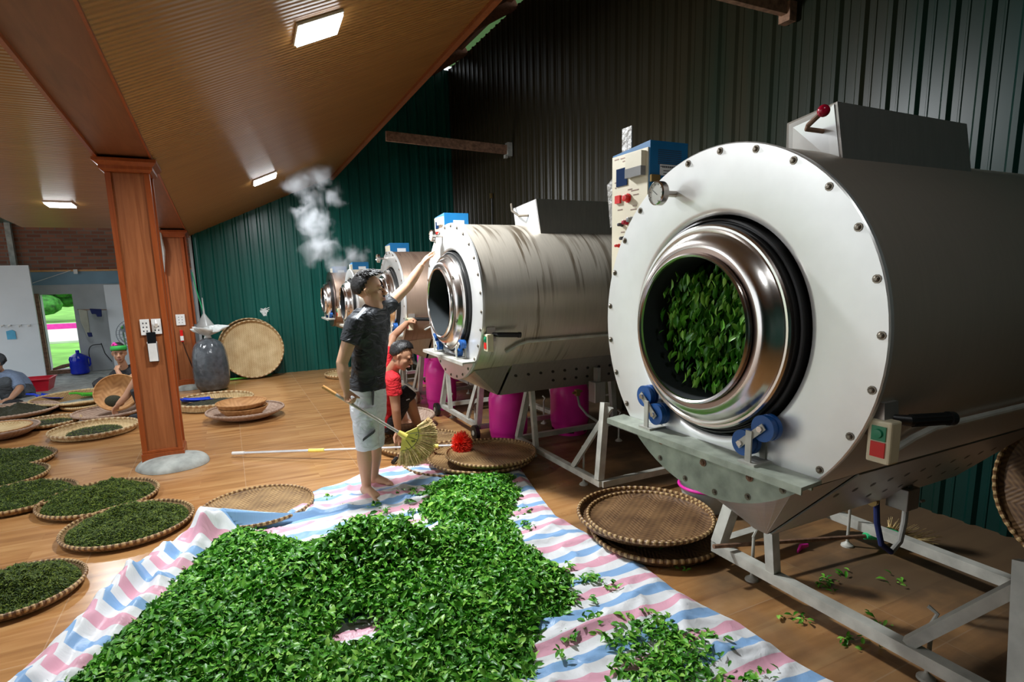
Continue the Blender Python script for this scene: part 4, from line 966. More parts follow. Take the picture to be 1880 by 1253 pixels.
# ------------------------------------------------------------------ the striped sheet and the fresh leaves on it
LEFT = [(745, 858), (700, 868), (650, 884), (572, 905), (480, 975), (425, 978), (352, 990), (270, 1030), (180, 1105), (100, 1180), (20, 1253), (-90, 1345)]
RIGHT = [(955, 862), (985, 905), (1020, 950), (1100, 995), (1180, 1040), (1232, 1083), (1290, 1115), (1357, 1147), (1450, 1212), (1540, 1262), (1640, 1330), (1760, 1420)]
def cr(pts, f):                              # resample a polyline by its own length
    P = [gz(*p) for p in pts]; d = [0]
    for a, b_ in zip(P, P[1:]): d.append(d[-1]+(b_-a).length)
    t = f*d[-1]
    for i in range(len(P)-1):
        if t <= d[i+1] or i == len(P)-2: return P[i].lerp(P[i+1], (t-d[i])/(d[i+1]-d[i]))
# pair both edges by depth (y) so the rows run across the room
yl = [gz(*p).y for p in LEFT]; yr = [gz(*p).y for p in RIGHT]
def edge(pts, y):
    P = [gz(*p) for p in pts]
    if y >= P[0].y: return P[0].x
    for a, b_ in zip(P, P[1:]):
        if a.y >= y >= b_.y: return a.x+(b_.x-a.x)*((y-a.y)/(b_.y-a.y) if abs(b_.y-a.y) > 1e-6 else 0)
    return P[-1].x
ytop, ybot = 4.98, 1.0
def ridged(x, y, s=1.0):
    n = noise.noise(V((x*1.5*s+3, y*3.1*s, 1.7))); n2 = noise.noise(V((x*4.2*s, y*8*s, 5.1))); n3 = noise.noise(V((x*9, y*17, 2.2)))
    return (1-abs(n))**6*.040+(1-abs(n2))**6*.020+.005*n3
PKC = gz(392, 992); NU, NV = 190, 260; b = MB(); vs = []; uvs = []
Ltop = gz(745, 858); Rtop = gz(955, 862)
for j in range(NV+1):
    y = ytop+(ybot-ytop)*j/NV
    xl = edge(LEFT, y); xr = edge(RIGHT, y)
    jag = .03*noise.noise(V((y*3, 7, 1)))
    for i in range(NU+1):
        u = i/NU; wl = max(.001, xr-xl); x = xl+wl*u
        yy = y
        # back edge follows from Ltop to Rtop
        if j < 40:
            f = (x-Ltop.x)/(Rtop.x-Ltop.x); yb_ = Ltop.y+(Rtop.y-Ltop.y)*min(1, max(0, f)); yy = min(y, yb_+.03*noise.noise(V((x*5, 1, 9))))
        z = .006+ridged(x, yy)*min(1, wl*u*12, wl*(1-u)*14+.15)
        d = x-xl; ly = max(0, min(1, (4.15-yy)/.25))*1.0         # gathered roll along the left edge from its peak to the front
        roll = ly*(.10*math.exp(-((d-.15)/.065)**2)*(1+.5*noise.noise(V((yy*2.2, 3, 3))))+.065*math.exp(-((d-.31)/.05)**2)*(1+.6*noise.noise(V((yy*3.1, 8, 3)))))
        pk = math.exp(-((yy-PKC.y)/.15)**2-((x-PKC.x)/.12)**2)*(.17+.05*math.sin(x*40))
        vs.append((x, yy, z+roll+pk)); sk = ly*max(0, .42-d)
        uvs.append((x+sk*.3*math.sin(yy*3), yy-.25*sk*(1 if d < .16 else .2)+.012*noise.noise(V((x*2, yy*3, 2)))-.35*ly*max(0, .30-d)))
b.add(vs, [(j*(NU+1)+i, j*(NU+1)+i+1, (j+1)*(NU+1)+i+1, (j+1)*(NU+1)+i) for j in range(NV) for i in range(NU)])
me = bpy.data.meshes.new('striped_sheet'); me.from_pydata(b.v, [], b.f); me.materials.append(M['tarp'])
uvl = me.uv_layers.new(name='UVMap'); li = np.empty(len(me.loops), dtype=np.int32); me.loops.foreach_get('vertex_index', li)
uvl.data.foreach_set('uv', np.array(uvs, dtype=np.float32)[li].reshape(-1)); me.polygons.foreach_set('use_smooth', [True]*len(me.polygons)); me.update()
sheet = bpy.data.objects.new('striped_sheet', me); COL.objects.link(sheet); tag(sheet, 'pink, blue and white striped woven plastic sheet spread over the floor', 'sheet')
# the pointed corner of the sheet twisted up over the roll
def flap(name, px, label):
    P = [pd(*q) for q in px]; return P
PILE = [(95, 1275), (200, 1190), (300, 1100), (365, 1040), (395, 1000), (440, 978), (480, 985), (560, 1008), (630, 990), (720, 985), (760, 1005), (800, 1015), (800, 975), (772, 945), (785, 900), (830, 884), (900, 880), (948, 884), (950, 920), (935, 955), (955, 1000), (1000, 1040), (1040, 1062), (1048, 1110), (1030, 1140), (1000, 1170), (970, 1205), (990, 1300), (1000, 1500), (-200, 1500)]
PW = np.array([gz(*p)[:2] for p in PILE]); PW[:, 1] = np.maximum(PW[:, 1], .75)
def inside(P, x, y):
    c = np.zeros(len(x), bool); n = len(P)
    for i in range(n):
        x0, y0 = P[i]; x1, y1 = P[(i+1) % n]; m = ((y0 > y) != (y1 > y)) & (x < (x1-x0)*(y-y0)/(y1-y0+1e-12)+x0); c ^= m
    return c
def edist(P, x, y):
    d = np.full(len(x), 9.0); n = len(P)
    for i in range(n):
        a, c = P[i], P[(i+1) % n]; e = c-a; t = np.clip(((x-a[0])*e[0]+(y-a[1])*e[1])/(e@e+1e-12), 0, 1); d = np.minimum(d, np.hypot(x-a[0]-t*e[0], y-a[1]-t*e[1]))
    return d
mc = gz(700, 1045); mc2 = gz(860, 960); mh = gz(655, 1178)
def ph(x, y):                                # height of the leaf mass over the floor
    d = edist(PW, x, y); h = np.minimum(.075, d*.42)
    h += .25*np.exp(-((x-mc.x)/.34)**2-((y-mc.y)/.22)**2)*np.minimum(1, d*6)+.05*np.exp(-((x-mc2.x)/.3)**2-((y-mc2.y)/.45)**2)*np.minimum(1, d*6)
    h *= 1+.35*np.sin(x*7+np.sin(y*5))*np.cos(y*6.1+1.3*np.sin(x*4)); h *= 1-.95*np.exp(-((x-mh.x)/.16)**2-((y-mh.y)/.13)**2)
    return h
n = 120000; x = rng.uniform(PW[:, 0].min(), PW[:, 0].max(), n); y = rng.uniform(1.15, PW[:, 1].max(), n); k = inside(PW, x, y); x, y = x[k], y[k]
hole = np.exp(-((x-mh.x)/.13)**2-((y-mh.y)/.10)**2); k = rng.uniform(0, 1, len(x)) > hole*1.6; x, y = x[k][:40000], y[k][:40000]
jx, jy = x+rng.normal(0, .018, len(x)), y+rng.normal(0, .018, len(x))
h = ph(x, y); z = .016+h*rng.uniform(.72, 1.06, len(x))+rng.uniform(0, .018, len(x))
leaves = strips(len(x), np.stack([jx, jy, z], 1), .055, .40, 'leaf', 'fresh_leaves', .58)
# the mass under the top layer
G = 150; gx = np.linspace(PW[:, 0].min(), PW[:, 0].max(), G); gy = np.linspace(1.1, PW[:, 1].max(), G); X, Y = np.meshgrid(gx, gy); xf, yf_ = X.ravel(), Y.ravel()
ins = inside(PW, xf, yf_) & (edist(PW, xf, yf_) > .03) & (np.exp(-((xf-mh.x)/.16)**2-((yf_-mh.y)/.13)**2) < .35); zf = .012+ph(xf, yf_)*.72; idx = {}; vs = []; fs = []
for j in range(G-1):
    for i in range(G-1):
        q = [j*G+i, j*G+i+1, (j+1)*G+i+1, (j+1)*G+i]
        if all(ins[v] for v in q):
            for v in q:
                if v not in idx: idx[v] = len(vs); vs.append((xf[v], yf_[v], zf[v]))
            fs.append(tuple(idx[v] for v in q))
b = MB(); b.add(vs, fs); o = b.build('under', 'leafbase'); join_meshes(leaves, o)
tag(leaves, 'great heap of fresh green tea leaves spread on the striped sheet', 'tea leaves', kind='stuff')
# looser leaves on the open parts of the sheet
def scatter(poly, n, label, clump=.05, zz=.035, name='loose_leaves', size=.046, nc=None):
    P = np.array([gz(*p)[:2] for p in poly]); lo, hi = P.min(0), P.max(0); out = []
    nc = nc or max(3, n//9); cx = rng.uniform(lo[0], hi[0], nc*6); cy = rng.uniform(lo[1], hi[1], nc*6); kk = inside(P, cx, cy); cx, cy = cx[kk][:nc], cy[kk][:nc]
    if not len(cx): return
    i = rng.integers(0, len(cx), n); x = cx[i]+rng.normal(0, clump, n); y = cy[i]+rng.normal(0, clump, n)
    o = strips(n, np.stack([x, y, zz+rng.uniform(0, .016, n)], 1), size, .40, 'leaf', name, .35); return tag(o, label, 'tea leaves', kind='stuff')
scatter([(1110, 1180), (1180, 1140), (1260, 1175), (1340, 1230), (1400, 1275), (1250, 1330), (1150, 1290)], 800, 'loose cluster of green leaves on the striped sheet at the bottom right', .045)
scatter([(940, 900), (985, 960), (1060, 1030), (1180, 1110), (1400, 1230), (1200, 1240), (1010, 1230), (1030, 1060), (950, 980)], 260, 'scattered green leaves on the right part of the striped sheet', .022, zz=.03)
scatter([(590, 925), (760, 880), (800, 900), (770, 960), (790, 1005), (640, 985), (500, 985), (470, 990)], 170, 'few green leaves around the standing man\'s feet', .022, zz=.03)
scatter([(1050, 900), (1170, 1010), (1400, 1130), (1560, 1230), (1800, 1200), (1650, 1050), (1400, 1050), (1250, 1000), (1080, 880)], 150, 'stray green leaves on the brown floor beside the nearest drum', .03, zz=.006, size=.04)
# leaves turning inside the nearest drum
n = 16000; a = rng.uniform(0, 2*PI, n); r = .50*np.sqrt(rng.uniform(0, 1, n)); yy, zz = r*np.cos(a), r*np.sin(a)
s = (yy*-.35+zz*.15+.15); xx = rng.uniform(-.06, .36, n)
fil = 1/(1+np.exp(-(s+.08*np.sin(yy*17)+.10*np.sin(zz*13+yy*5))*16)); k = rng.uniform(0, 1, n) < fil*(.35+.65*(rng.uniform(0, 1, n)))
k &= (np.hypot(yy, zz) < .232+np.maximum(0, xx)*1.1)
k &= ~((zz > .17+.35*yy) & (yy > -.03)) ; yy, zz, xx = yy[k], zz[k], xx[k]
o = strips(len(xx), np.stack([1.60+xx, 1.565+yy, 1.436+zz], 1), 0.046, .34, 'leaf', 'tumbling_leaves', .9, dirv=(0, .28, -1)); tag(o, 'fresh green leaves tumbling in the mouth of the nearest drum', 'tea leaves', kind='stuff')
n = 160; o = strips(n, np.stack([1.56+rng.uniform(0, .12, n), 4.33-.17+rng.normal(0, .02, n), 1.33+rng.normal(0, .05, n)], 1), .045, .4, 'leaf', 'caught_leaves', .8); tag(o, 'few green leaves caught in the mouth of the second drum', 'tea leaves', kind='stuff')

# ------------------------------------------------------------------ mop / duster and other loose things
a, c_ = gz(427, 833, .04), pd(838, 818, 5.05)
t = thing('long_duster', 'long white pole lying across the floor with a red orange fibre duster head', 'duster', a); L = V(c_)-V(a)
b = MB(); b.tube([V((0, 0, 0)), L*.42], .013, 12); b.tube([L*.40, L], .010, 12); b.build('pole', 'alu', t)
b = MB(); b.tube([V((0, 0, 0)), L*.055], .017, 12); b.build('end_grip', 'whitepl', t)
b = MB(); b.tube([L*.355, L*.425], .018, 12); b.build('yellow_clamp', 'yellow', t); b = MB(); b.tube([L*.90, L*.925], .018, 12); b.build('yellow_collar', 'yellow', t)
b = MB(); hc = L+L.normalized()*.04; up_ = V((0, 0, 1))
for i in range(1500):
    v = V((random.gauss(0, 1), random.gauss(0, 1), random.gauss(0, 1))).normalized(); s0 = hc+v*.02
    e = hc+V((v.x*.095, v.y*.095, v.z*.125))*random.uniform(.85, 1.1)+RT0*.01; b.tube([s0, (s0+e)/2+V((random.gauss(0, .003), random.gauss(0, .003), 0)), e], [.003, .003, .0012], 3, cap=False)
b.build('fibre_head', 'duster', t)['kind'] = 'stuff'
b = MB(); a, c_ = gz(722, 850, .02), pd(744, 818, 5.35); b.tube([a, V(a).lerp(c_, .25)], [.022, .018], 8); o = b.build('brush_tip', 'black'); tag(o, 'short black brush lying below the squatting man\'s hand', 'brush')
b = MB(); b.tube([V(a).lerp(c_, .2)-V(a), V(c_)-V(a)], .010, 8); q = b.build('wooden_stick', 'rust'); q.location = a; q.parent = o; q['label'] = 'brown stick handle'

# grey sack
p = gz(392, 718); t = thing('tea_sack', 'clear plastic sack full of grey tea, tied with a white top, beside the farther column', 'sack', (p.x, p.y+.05, 0))
b = MB(); prof = [(.004, .15), (.02, .25), (.10, .305), (.3, .318), (.5, .305), (.62, .275), (.70, .21), (.74, .11), (.755, .04)]; n = 64; vs = []
for z, r in prof:
    for j in range(n):
        a = 2*PI*j/n; k = 1+.03*noise.noise(V((math.cos(a)*2, math.sin(a)*2, z*3)))+(.05*math.sin(a*14) if z > .66 else 0); vs.append((.80*r*k*math.cos(a), .80*r*k*math.sin(a), z*1.06))
b.add(vs, [(i*n+j, i*n+(j+1) % n, (i+1)*n+(j+1) % n, (i+1)*n+j) for i in range(len(prof)-1) for j in range(n)]+[tuple(range(n))]); o = b.build('sack_body', 'bag', t); ss = o.modifiers.new('s', 'SUBSURF'); ss.render_levels = 1; ss.levels = 1
b = MB(); vs = []; prof = [(.80, .045), (.84, .035), (.87, .09), (.92, .17), (.96, .20)]
for z, r in prof:
    for j in range(n):
        a = 2*PI*j/n; k = 1+.35*math.sin(a*3+1)*(z-.8)*5+.15*math.sin(a*9)*(z-.8)*6; vs.append((r*k*1.1*math.cos(a), r*k*.7*math.sin(a), z+.03*math.sin(a*2)*(z > .9)))
b.add(vs, [(i*n+j, i*n+(j+1) % n, (i+1)*n+(j+1) % n, (i+1)*n+j) for i in range(len(prof)-1) for j in range(n)]); o = b.build('tied_top', 'film', t); o.modifiers.new('s', 'SOLIDIFY').thickness = .004
t = thing('tea_sack', 'grey filled plastic sack half hidden between the two columns', 'sack', (-.82, 11.0, 0))
b = MB(); b.lathe([(.004, .1), (.03, .2), (.2, .25), (.7, .24), (.95, .2), (1.05, .08), (1.07, .02)], 32, 'z'); b.build('sack_body', 'bag', t)
b = MB(); b.lathe([(1.06, .03), (1.12, .10), (1.30, .16), (1.42, .13)], 24, 'z'); o = b.build('tied_top', 'film', t); o.modifiers.new('s', 'SOLIDIFY').thickness = .004
p = at(376, 592, 1, 10.35); t = thing('hanging_bag', 'pale green clear plastic bag hanging beside the farther column', 'bag', (p.x, 10.35, p.z-.16))
b = MB(); b.lathe([(0, .02), (.01, .15), (.10, .14), (.22, .06), (.30, .015), (.55, .008)], 28, 'z'); b.build('bag_body', 'film', t)
b = MB(); b.tube([(0, 0, .3), (-.06, 0, .62), (-.10, 0, .95)], .008, 6); b.build('bag_string', 'greenpl', t)
# conduit down the farther column and the white cable by the beam
b = MB(); b.tube([(-.47, 10.0, zb(10)-.03), (-.46, 10.0, 1.0)], .018, 8); tag(b.build('conduit', 'wood2'), 'thin brown conduit running down the farther column', 'pipe')
b = MB(); b.tube([at(280, 404, 1, 9.9), at(292, 420, 1, 9.9), at(296, 460, 1, 9.9), at(300, 500, 1, 9.9)], [.01, .02, .05, .02], 8); tag(b.build('hanging_plastic', 'film'), 'strip of white plastic hanging left of the farther column', 'plastic')

# far left: fan, water jug, cloths, tub, box
p = at(246, 612, 1, 11.9); t = thing('pedestal_fan', 'grey pedestal fan before the pale board at the back', 'fan', (p.x, 11.9, 0))
b = MB()
for rr in (.245, .20, .15, .10, .05):
    for s in (-.05, .05): b.torus((0, -.12+s*(1.2-rr*3), p.z), rr if rr < .24 else .245, .004, 'y', 32, 4)
for i in range(20):
    a = 2*PI*i/20; b.tube([(0, -.18, p.z), (math.cos(a)*.245, -.12, p.z+math.sin(a)*.245), (0, -.06, p.z)], .002, 4)
b.build('guard', 'fanblade', t)
for i in range(3):
    a = 2*PI*i/3+.4; b = MB(); f = V((math.cos(a), 0, math.sin(a))); s_ = V((-math.sin(a), .25, math.cos(a))); c0 = V((0, -.12, p.z)); b.poly([c0+f*.03-s_*.02, c0+f*.12-s_*.07, c0+f*.20-s_*.05, c0+f*.20+s_*.05, c0+f*.10+s_*.05, c0+f*.03+s_*.02], .003, (0, 1, 0)); b.build('blade', 'fanblade', t)
b = MB(); b.lathe([(-.19, 0), (-.19, .045), (-.1, .05)], 20, 'y', (0, 0, p.z)); b.build('hub', 'redtub', t)
b = MB(); b.tube([(0, 0, .03), (0, 0, p.z)], .02, 10); b.lathe([(0, 0.01), (0, .2), (.02, .19), (.04, .03)], 28, 'z'); b.tube([(0, -.05, p.z), (0, .09, p.z)], .06, 14); b.build('stand', 'fanblade', t)
b = MB(); b.tube([at(224, 600, 1, 11.7), gz(237, 668, .02)], .012, 8); tag(b.build('green_pole', 'lime'), 'thin lime green pole leaning beside the fan', 'pole')
p = at(257, 675, 1, 11.2); b = MB(); b.lathe([(0, .0), (0, .19), (.75, .24), (.77, .25), (.76, .23)], 32, 'z'); o = b.build('pink_barrel', 'pinkpl', loc=(p.x+.12, 11.4, 0)); o.data.materials[0] = plain('faded pink plastic', (.72, .38, .34), .5); tag(o, 'faded pink plastic barrel partly behind the nearer column', 'barrel')
p = gz(168, 676); t = thing('water_jug', 'deep blue water jug on the floor right of the doorway', 'jug', (p.x, 12.75, 0.03))
b = MB(); b.lathe([(0, 0), (0, .13), (.02, .145), (.1, .14), (.13, .147), (.22, .14), (.27, .147), (.32, .13), (.36, .06), (.38, .03), (.43, .03), (.43, 0)], 32, 'z'); b.build('jug_body', 'glassblue', t)
b = MB(); b.tube([(.13, 0, .30), (.17, 0, .27), (.17, 0, .16), (.145, 0, .12)], .014, 8); b.build('jug_handle', 'glassblue', t)
def hang(name, px, label, m, y):
    P = [at(*q, 1, y) for q in px]; b = MB(); b.poly(P, .03, (0, 1, 0)); o = bevel(b.build(name, m), .01).id_data; return tag(o, label, 'clothes')
hang('hanging_trousers', [(144, 568), (160, 570), (164, 600), (166, 620), (160, 618), (154, 604), (148, 592)], 'grey green trousers hanging from the line right of the doorway', 'khaki', 12.7)
hang('hanging_shorts', [(164, 567), (186, 568), (187, 582), (178, 582), (176, 577), (168, 577)], 'navy shorts hanging from the line right of the doorway', 'navy', 12.68)
hang('hanging_sock', [(159, 611), (168, 611), (170, 619), (162, 619)], 'small navy cloth hanging below the trousers', 'navy', 12.66)
b = MB(); b.tube([at(142, 569, 1, 12.72), at(196, 569, 1, 12.72)], .008, 6); tag(b.build('clothes_line', 'rust'), 'thin clothes line right of the doorway', 'line')
p = at(186, 650, 1, 12.9); b = MB()
b.tube([p+V((math.cos(a)*.17-.02, 0, math.sin(a)*.20+.02*math.sin(a*3))) for a in [PI*1.1-i*.2 for i in range(12)]], .008, 6); b.tube([p+V((.02, 0, .2)), p+V((.06, 0, 0)), p+V((.15, 0, -.16))], .008, 6); tag(b.build('cable_loop', 'black'), 'dark cable loop hanging on the plaster above the water jug', 'cable')
p = gz(66, 722); t = thing('plastic_tub', 'square red plastic tub behind the person in the blue shirt', 'tub', (p.x-.05, p.y+.2, 0))
b = MB(); w_ = .24; b.add([(-w_*.8, -w_*.7, 0), (w_*.8, -w_*.7, 0), (w_*.8, w_*.7, 0), (-w_*.8, w_*.7, 0), (-w_, -w_*.9, .2), (w_, -w_*.9, .2), (w_, w_*.9, .2), (-w_, w_*.9, .2)], [(0, 3, 2, 1), (0, 1, 5, 4), (1, 2, 6, 5), (2, 3, 7, 6), (3, 0, 4, 7)], 0, False); o = b.build('tub_body', 'redtub', t); o.modifiers.new('s', 'SOLIDIFY').thickness = .008
b = MB(); 
for i in range(4):
    P = [(-w_, -w_*.9, .2), (w_, -w_*.9, .2), (w_, w_*.9, .2), (-w_, w_*.9, .2)]; b.beam(P[i], P[(i+1) % 4], .03, .014)
b.build('tub_rim', 'redtub', t)
p = at(227, 514, 1, 12.89); b = MB(); b.box((p.x-.05, 12.86, 1.622), (p.x+.12, 12.92, 1.72)); tag(b.build('small_carton', 'cream'), 'small cream carton standing on top of the pale board', 'box')
b = MB(); b.tube([at(60, 520, 1, 12.95), at(130, 497, 1, 12.95)], .006, 5); b.box(at(139, 499, 1, 12.95)-V((.03, .02, .04)), at(139, 499, 1, 12.95)+V((.03, .02, .04))); tag(b.build('camera_cable', 'whitepl'), 'small white camera and cable on the blue wall band above the doorway', 'camera')

# ------------------------------------------------------------------ people
FH = V((_sy, _cy, 0))                        # level viewing direction
def J(px, py, D):                            # joint on a photo point at level distance D
    d = ray(px, py); t = D/d.dot(FH); return EYE+d*t
def remesh(o, v, smooth=2):
    r = o.modifiers.new('remesh', 'REMESH'); r.mode = 'VOXEL'; r.voxel_size = v; r.use_smooth_shade = True
    if smooth: s = o.modifiers.new('smooth', 'SMOOTH'); s.factor = .5; s.iterations = smooth
    return o
def frame3(f, u=V((0, 0, 1))):
    f = V(f).normalized(); r = f.cross(V(u)).normalized(); u = r.cross(f); return r, f, u
def mat3(r, f, u): return Matrix((r, f, u)).transposed()
def head_mesh(b, c, f, u, k=1.0):
    r, f, u = frame3(f, u); R = mat3(r, f, u)
    def P(x, y, z): return c+(r*x+f*y+u*z)*k
    def S(*a): return tuple(v*k for v in a)
    b.ball(P(0, -.012, .035), S(.073, .094, .084), 22, mat=R)
    b.ball(P(0, .022, -.028), S(.060, .062, .078), 20, mat=R)
    b.ball(P(0, .040, -.070), S(.040, .040, .036), 16, mat=R)
    b.ball(P(0, .060, -.092), S(.022, .020, .017), 12, mat=R)
    for s in (-1, 1):
        b.ball(P(s*.036, .048, -.018), S(.024, .024, .022), 12, mat=R)          # cheeks
        b.ball(P(s*.030, .074, .028), S(.026, .012, .009), 12, mat=R)           # brow ridge
        b.tube([P(s*.070, -.002, -.030), P(s*.079, -.010, -.010), P(s*.082, -.018, .012), P(s*.078, -.010, .024), P(s*.074, .002, .012)], [.006*k, .008*k, .009*k, .008*k, .005*k], 8)
        b.ball(P(s*.012, .100, -.026), S(.009, .010, .007), 8, mat=R)
    b.tube([P(0, .082, .022), P(0, .096, .002), P(0, .113, -.018), P(0, .102, -.030)], [.007*k, .009*k, .0125*k, .008*k], 10)
    b.ball(P(0, .086, -.056), S(.024, .014, .012), 12, mat=R)                   # mouth bulge
    return P, R
def head_parts(t, P, R, k=1.0, hair=True, top=True, closed=False, seed=0, length=0):
    b = MB()
    b.tube([P(-.022, .091, -.052), P(-.010, .100, -.049), P(0, .1005, -.051), P(.010, .100, -.049), P(.022, .091, -.052)], [.002*k, .005*k, .0048*k, .005*k, .002*k], 8)
    b.tube([P(-.020, .090, -.056), P(0, .099, -.061), P(.020, .090, -.056)], [.002*k, .0062*k, .002*k], 8); b.build('lips', 'lip', t)
    for s in (-1, 1):
        b = MB(); b.ball(P(s*.031, .077, .010), (.013*k, .008*k, .0045*k if not closed else .002*k), 10, mat=R); b.build('eye', 'eye', t)
        b = MB(); b.tube([P(s*.014, .089, .027), P(s*.032, .088, .034), P(s*.050, .072, .030)], [.002*k, .004*k, .002*k], 6); b.build('eyebrow', 'hair', t)
    if hair:
        b = MB(); n = 40; m = 26; vs = []; fs = []
        for i in range(m+1):
            ph_ = PI*i/m
            for j in range(n):
                a = 2*PI*j/n; x, y, z = math.sin(ph_)*math.cos(a), math.sin(ph_)*math.sin(a), math.cos(ph_)
                d = 1+.045*noise.noise(V((x*6+seed, y*6, z*6)))+.025*noise.noise(V((x*19, y*19+seed, z*15)))
                vs.append(P(x*.083*d, -.016+y*.105*d, .040+z*.100*d+(.014*max(0, z)*max(0, y+.6))))
        def keep(i, j):
            ph_ = PI*(i+.5)/m; a = 2*PI*(j+.5)/n; x, y, z = math.sin(ph_)*math.cos(a), math.sin(ph_)*math.sin(a), math.cos(ph_)
            q = min(1, max(0, (y+.55)/1.10)); q = q*q*(3-2*q); return z > -.58-length+(1.14+length)*q
        for i in range(m):
            for j in range(n):
                if keep(i, j): fs.append((i*n+j, (i+1)*n+j, (i+1)*n+(j+1) % n, i*n+(j+1) % n))
        b.add(vs, fs); o = b.build('hair', 'hair', t); s = o.modifiers.new('s', 'SOLIDIFY'); s.thickness = .010; s.offset = -1
        if top:
            b = MB(); rd = random.Random(seed)
            for i in range(520):
                a = rd.uniform(0, 2*PI); q = rd.uniform(0, 1)**.6; x, y = q*math.cos(a)*.066, q*math.sin(a)*.080-.004; z = .040+.098*math.sqrt(max(.05, 1-(x/.085)**2-(y/.107)**2))
                z -= .004; p0 = P(x, y-.012, z); p1 = P(x*1.15+rd.gauss(0, .006), y+.012+rd.gauss(0, .006), z+.008+rd.uniform(0, .006)+.008*max(0, y/.08)); p2 = P(x*1.25+rd.gauss(0, .01), y+.034, z+.002+rd.uniform(-.004, .006)+.010*max(0, y/.08))
                b.tube([p0, p1, p2], [.0045*k, .004*k, .0012*k], 5)
            b.build('hair_tufts', 'hair', t)
def hand_mesh(b, wr, d, n, curl=.3, k=1.0, side=1, spread=.12, wrist_r=.025, thumb=.6):
    """wr wrist, d direction to the fingers, n palm normal (side the fingers bend to), side = +1/-1 thumb side"""
    d = V(d).normalized(); n = V(n); n = (n-d*n.dot(d)).normalized(); s = d.cross(n)*side
    b.tube([wr-d*.02*k, wr+d*.012*k, wr+d*.045*k, wr+d*.085*k], [wrist_r*1.0, .029*k, .040*k, .038*k], 14, ell=[wrist_r*.85, .018*k, .016*k, .012*k], ref=s)
    L = (.070, .080, .075, .058)
    cs = curl if isinstance(curl, (list, tuple)) else [curl]*4; tips = []
    for i in range(4):
        off = (.030-.020*i)*k; root = wr+d*(.080-.004*abs(i-1.3))*k+s*off; a = 0; p = root; dd = (d+s*(1.2-i)*spread*.5).normalized(); pts = [root-d*.02*k, root]; c = cs[i]
        for q, fr in enumerate((.45, .30, .25)):
            a += c*(.9 if q == 0 else 1.0); v = dd*math.cos(a)+n*math.sin(a); p = p+v*L[i]*fr*k; pts.append(p)
        b.tube(pts, [.0095*k, .0098*k, .0088*k, .0078*k, .0055*k], 10); b.ball(pts[-1], .0058*k, 8); tips.append((pts[-1], v))
    p0 = wr+d*.022*k+s*.024*k+n*.004*k; td = (d*.62+s*.72+n*thumb*.5).normalized(); p1 = p0+td*.034*k; td2 = (d*.9+s*.25+n*thumb).normalized(); p2 = p1+td2*.032*k; p3 = p2+(td2+n*thumb*.4).normalized()*.024*k
    b.tube([p0-td*.015*k, p0, p1, p2, p3], [.014*k, .0155*k, .0115*k, .0105*k, .007*k], 10); b.ball(p3, .007*k, 8)
    return tips
def foot_mesh(b, an, toe, k=1.0):
    """an ankle, toe point on the floor"""
    f = V((toe.x-an.x, toe.y-an.y, 0)).normalized(); s = V((f.y, -f.x, 0)); fl = toe.z; A = V((an.x, an.y, fl))
    L = (V((toe.x, toe.y, 0))-V((an.x, an.y, 0))).length
    b.tube([A-f*.055*k+V((0, 0, .035*k)), A-f*.03*k+V((0, 0, .045*k)), A+f*.03*k+V((0, 0, .045*k)), A+f*(L*.5)+V((0, 0, .032*k)), A+f*(L*.78)+V((0, 0, .020*k))],
           [.024*k, .032*k, .034*k, .040*k, .042*k], 14, ell=[.030*k, .044*k, .044*k, .030*k, .018*k], ref=s)
    b.tube([an+V((0, 0, .03)), an, A+V((0, 0, .05*k))], [.034*k, .034*k, .036*k], 12)
    for i in range(5):
        o_ = (.034-.017*i)*k; l = (.050, .046, .042, .036, .028)[i]*k; r_ = (.0125, .009, .0085, .008, .0075)[i]*k; q = A+f*(L*.74)+s*o_
        b.tube([q+V((0, 0, r_*1.2)), q+f*l*.6+V((0, 0, r_*1.5)), q+f*l+V((0, 0, r_))], [r_*1.1, r_*1.05, r_*.85], 9); b.ball(q+f*l+V((0, 0, r_)), r_*.9, 8)

# --- the standing man
D0_ = 4.14
t = thing('person', 'barefoot person in black shirt and pale shorts reaching up to a drum, broom in hand', 'person', (.86, 4.18, 0))
OO = t.location
def fin(b, name, m, parent=t, rm=None, sm=2):
    o = b.build(name, m); o.location = -parent.location; o.parent = parent
    if rm: remesh(o, rm, sm)
    return o
RSh, REl, RWr = J(652, 592, 3.98), J(628, 667, 3.93), J(635, 716, 3.90)
LSh, LEl, LWr = J(712, 562, 4.30), J(750, 524, 4.38), J(775, 486, 4.42)
neck = J(689, 562, 4.13); hc = J(678, 535, 4.14)
fdir = (RT0*.99+FH*.10).normalized()
b = MB()
P, R = head_mesh(b, hc, (fdir+V((0, 0, .02))), V((0, 0, 1))-fdir*.05, 1.06)
b.tube([J(688, 590, 4.13), neck, J(683, 552, 4.13), hc-V((0, 0, .02))], [.075, .055, .054, .055], 16)
b.tube([RSh, RSh.lerp(REl, .5), REl, REl.lerp(RWr, .35), RWr], [.054, .050, .042, .043, .028], 14)
b.tube([LSh, LSh.lerp(LEl, .5), LEl, LEl.lerp(LWr, .4), LWr], [.048, .043, .038, .037, .025], 14)
bp0, bp1 = J(592, 710, 3.86), J(738, 798, 3.96); bd = (bp1-bp0).normalized()
gp = bp0.lerp(bp1, .30)                       # where the broom passes through the fist
hd = (gp+V((0, 0, .035))-RWr).normalized()
hand_mesh(b, RWr, V((0.0, 0, -1))+RT0*.10, -FH*.2+RT0, [1.15, 1.15, 1.2, 1.2], 1.02, side=-1, thumb=.9)
tips = hand_mesh(b, LWr, (J(789, 462, 4.50)-LWr), (RT0*.5-V((0, 0, .8))), [.25, .35, .45, .55], 1.0, side=-1, spread=.35, thumb=.3)
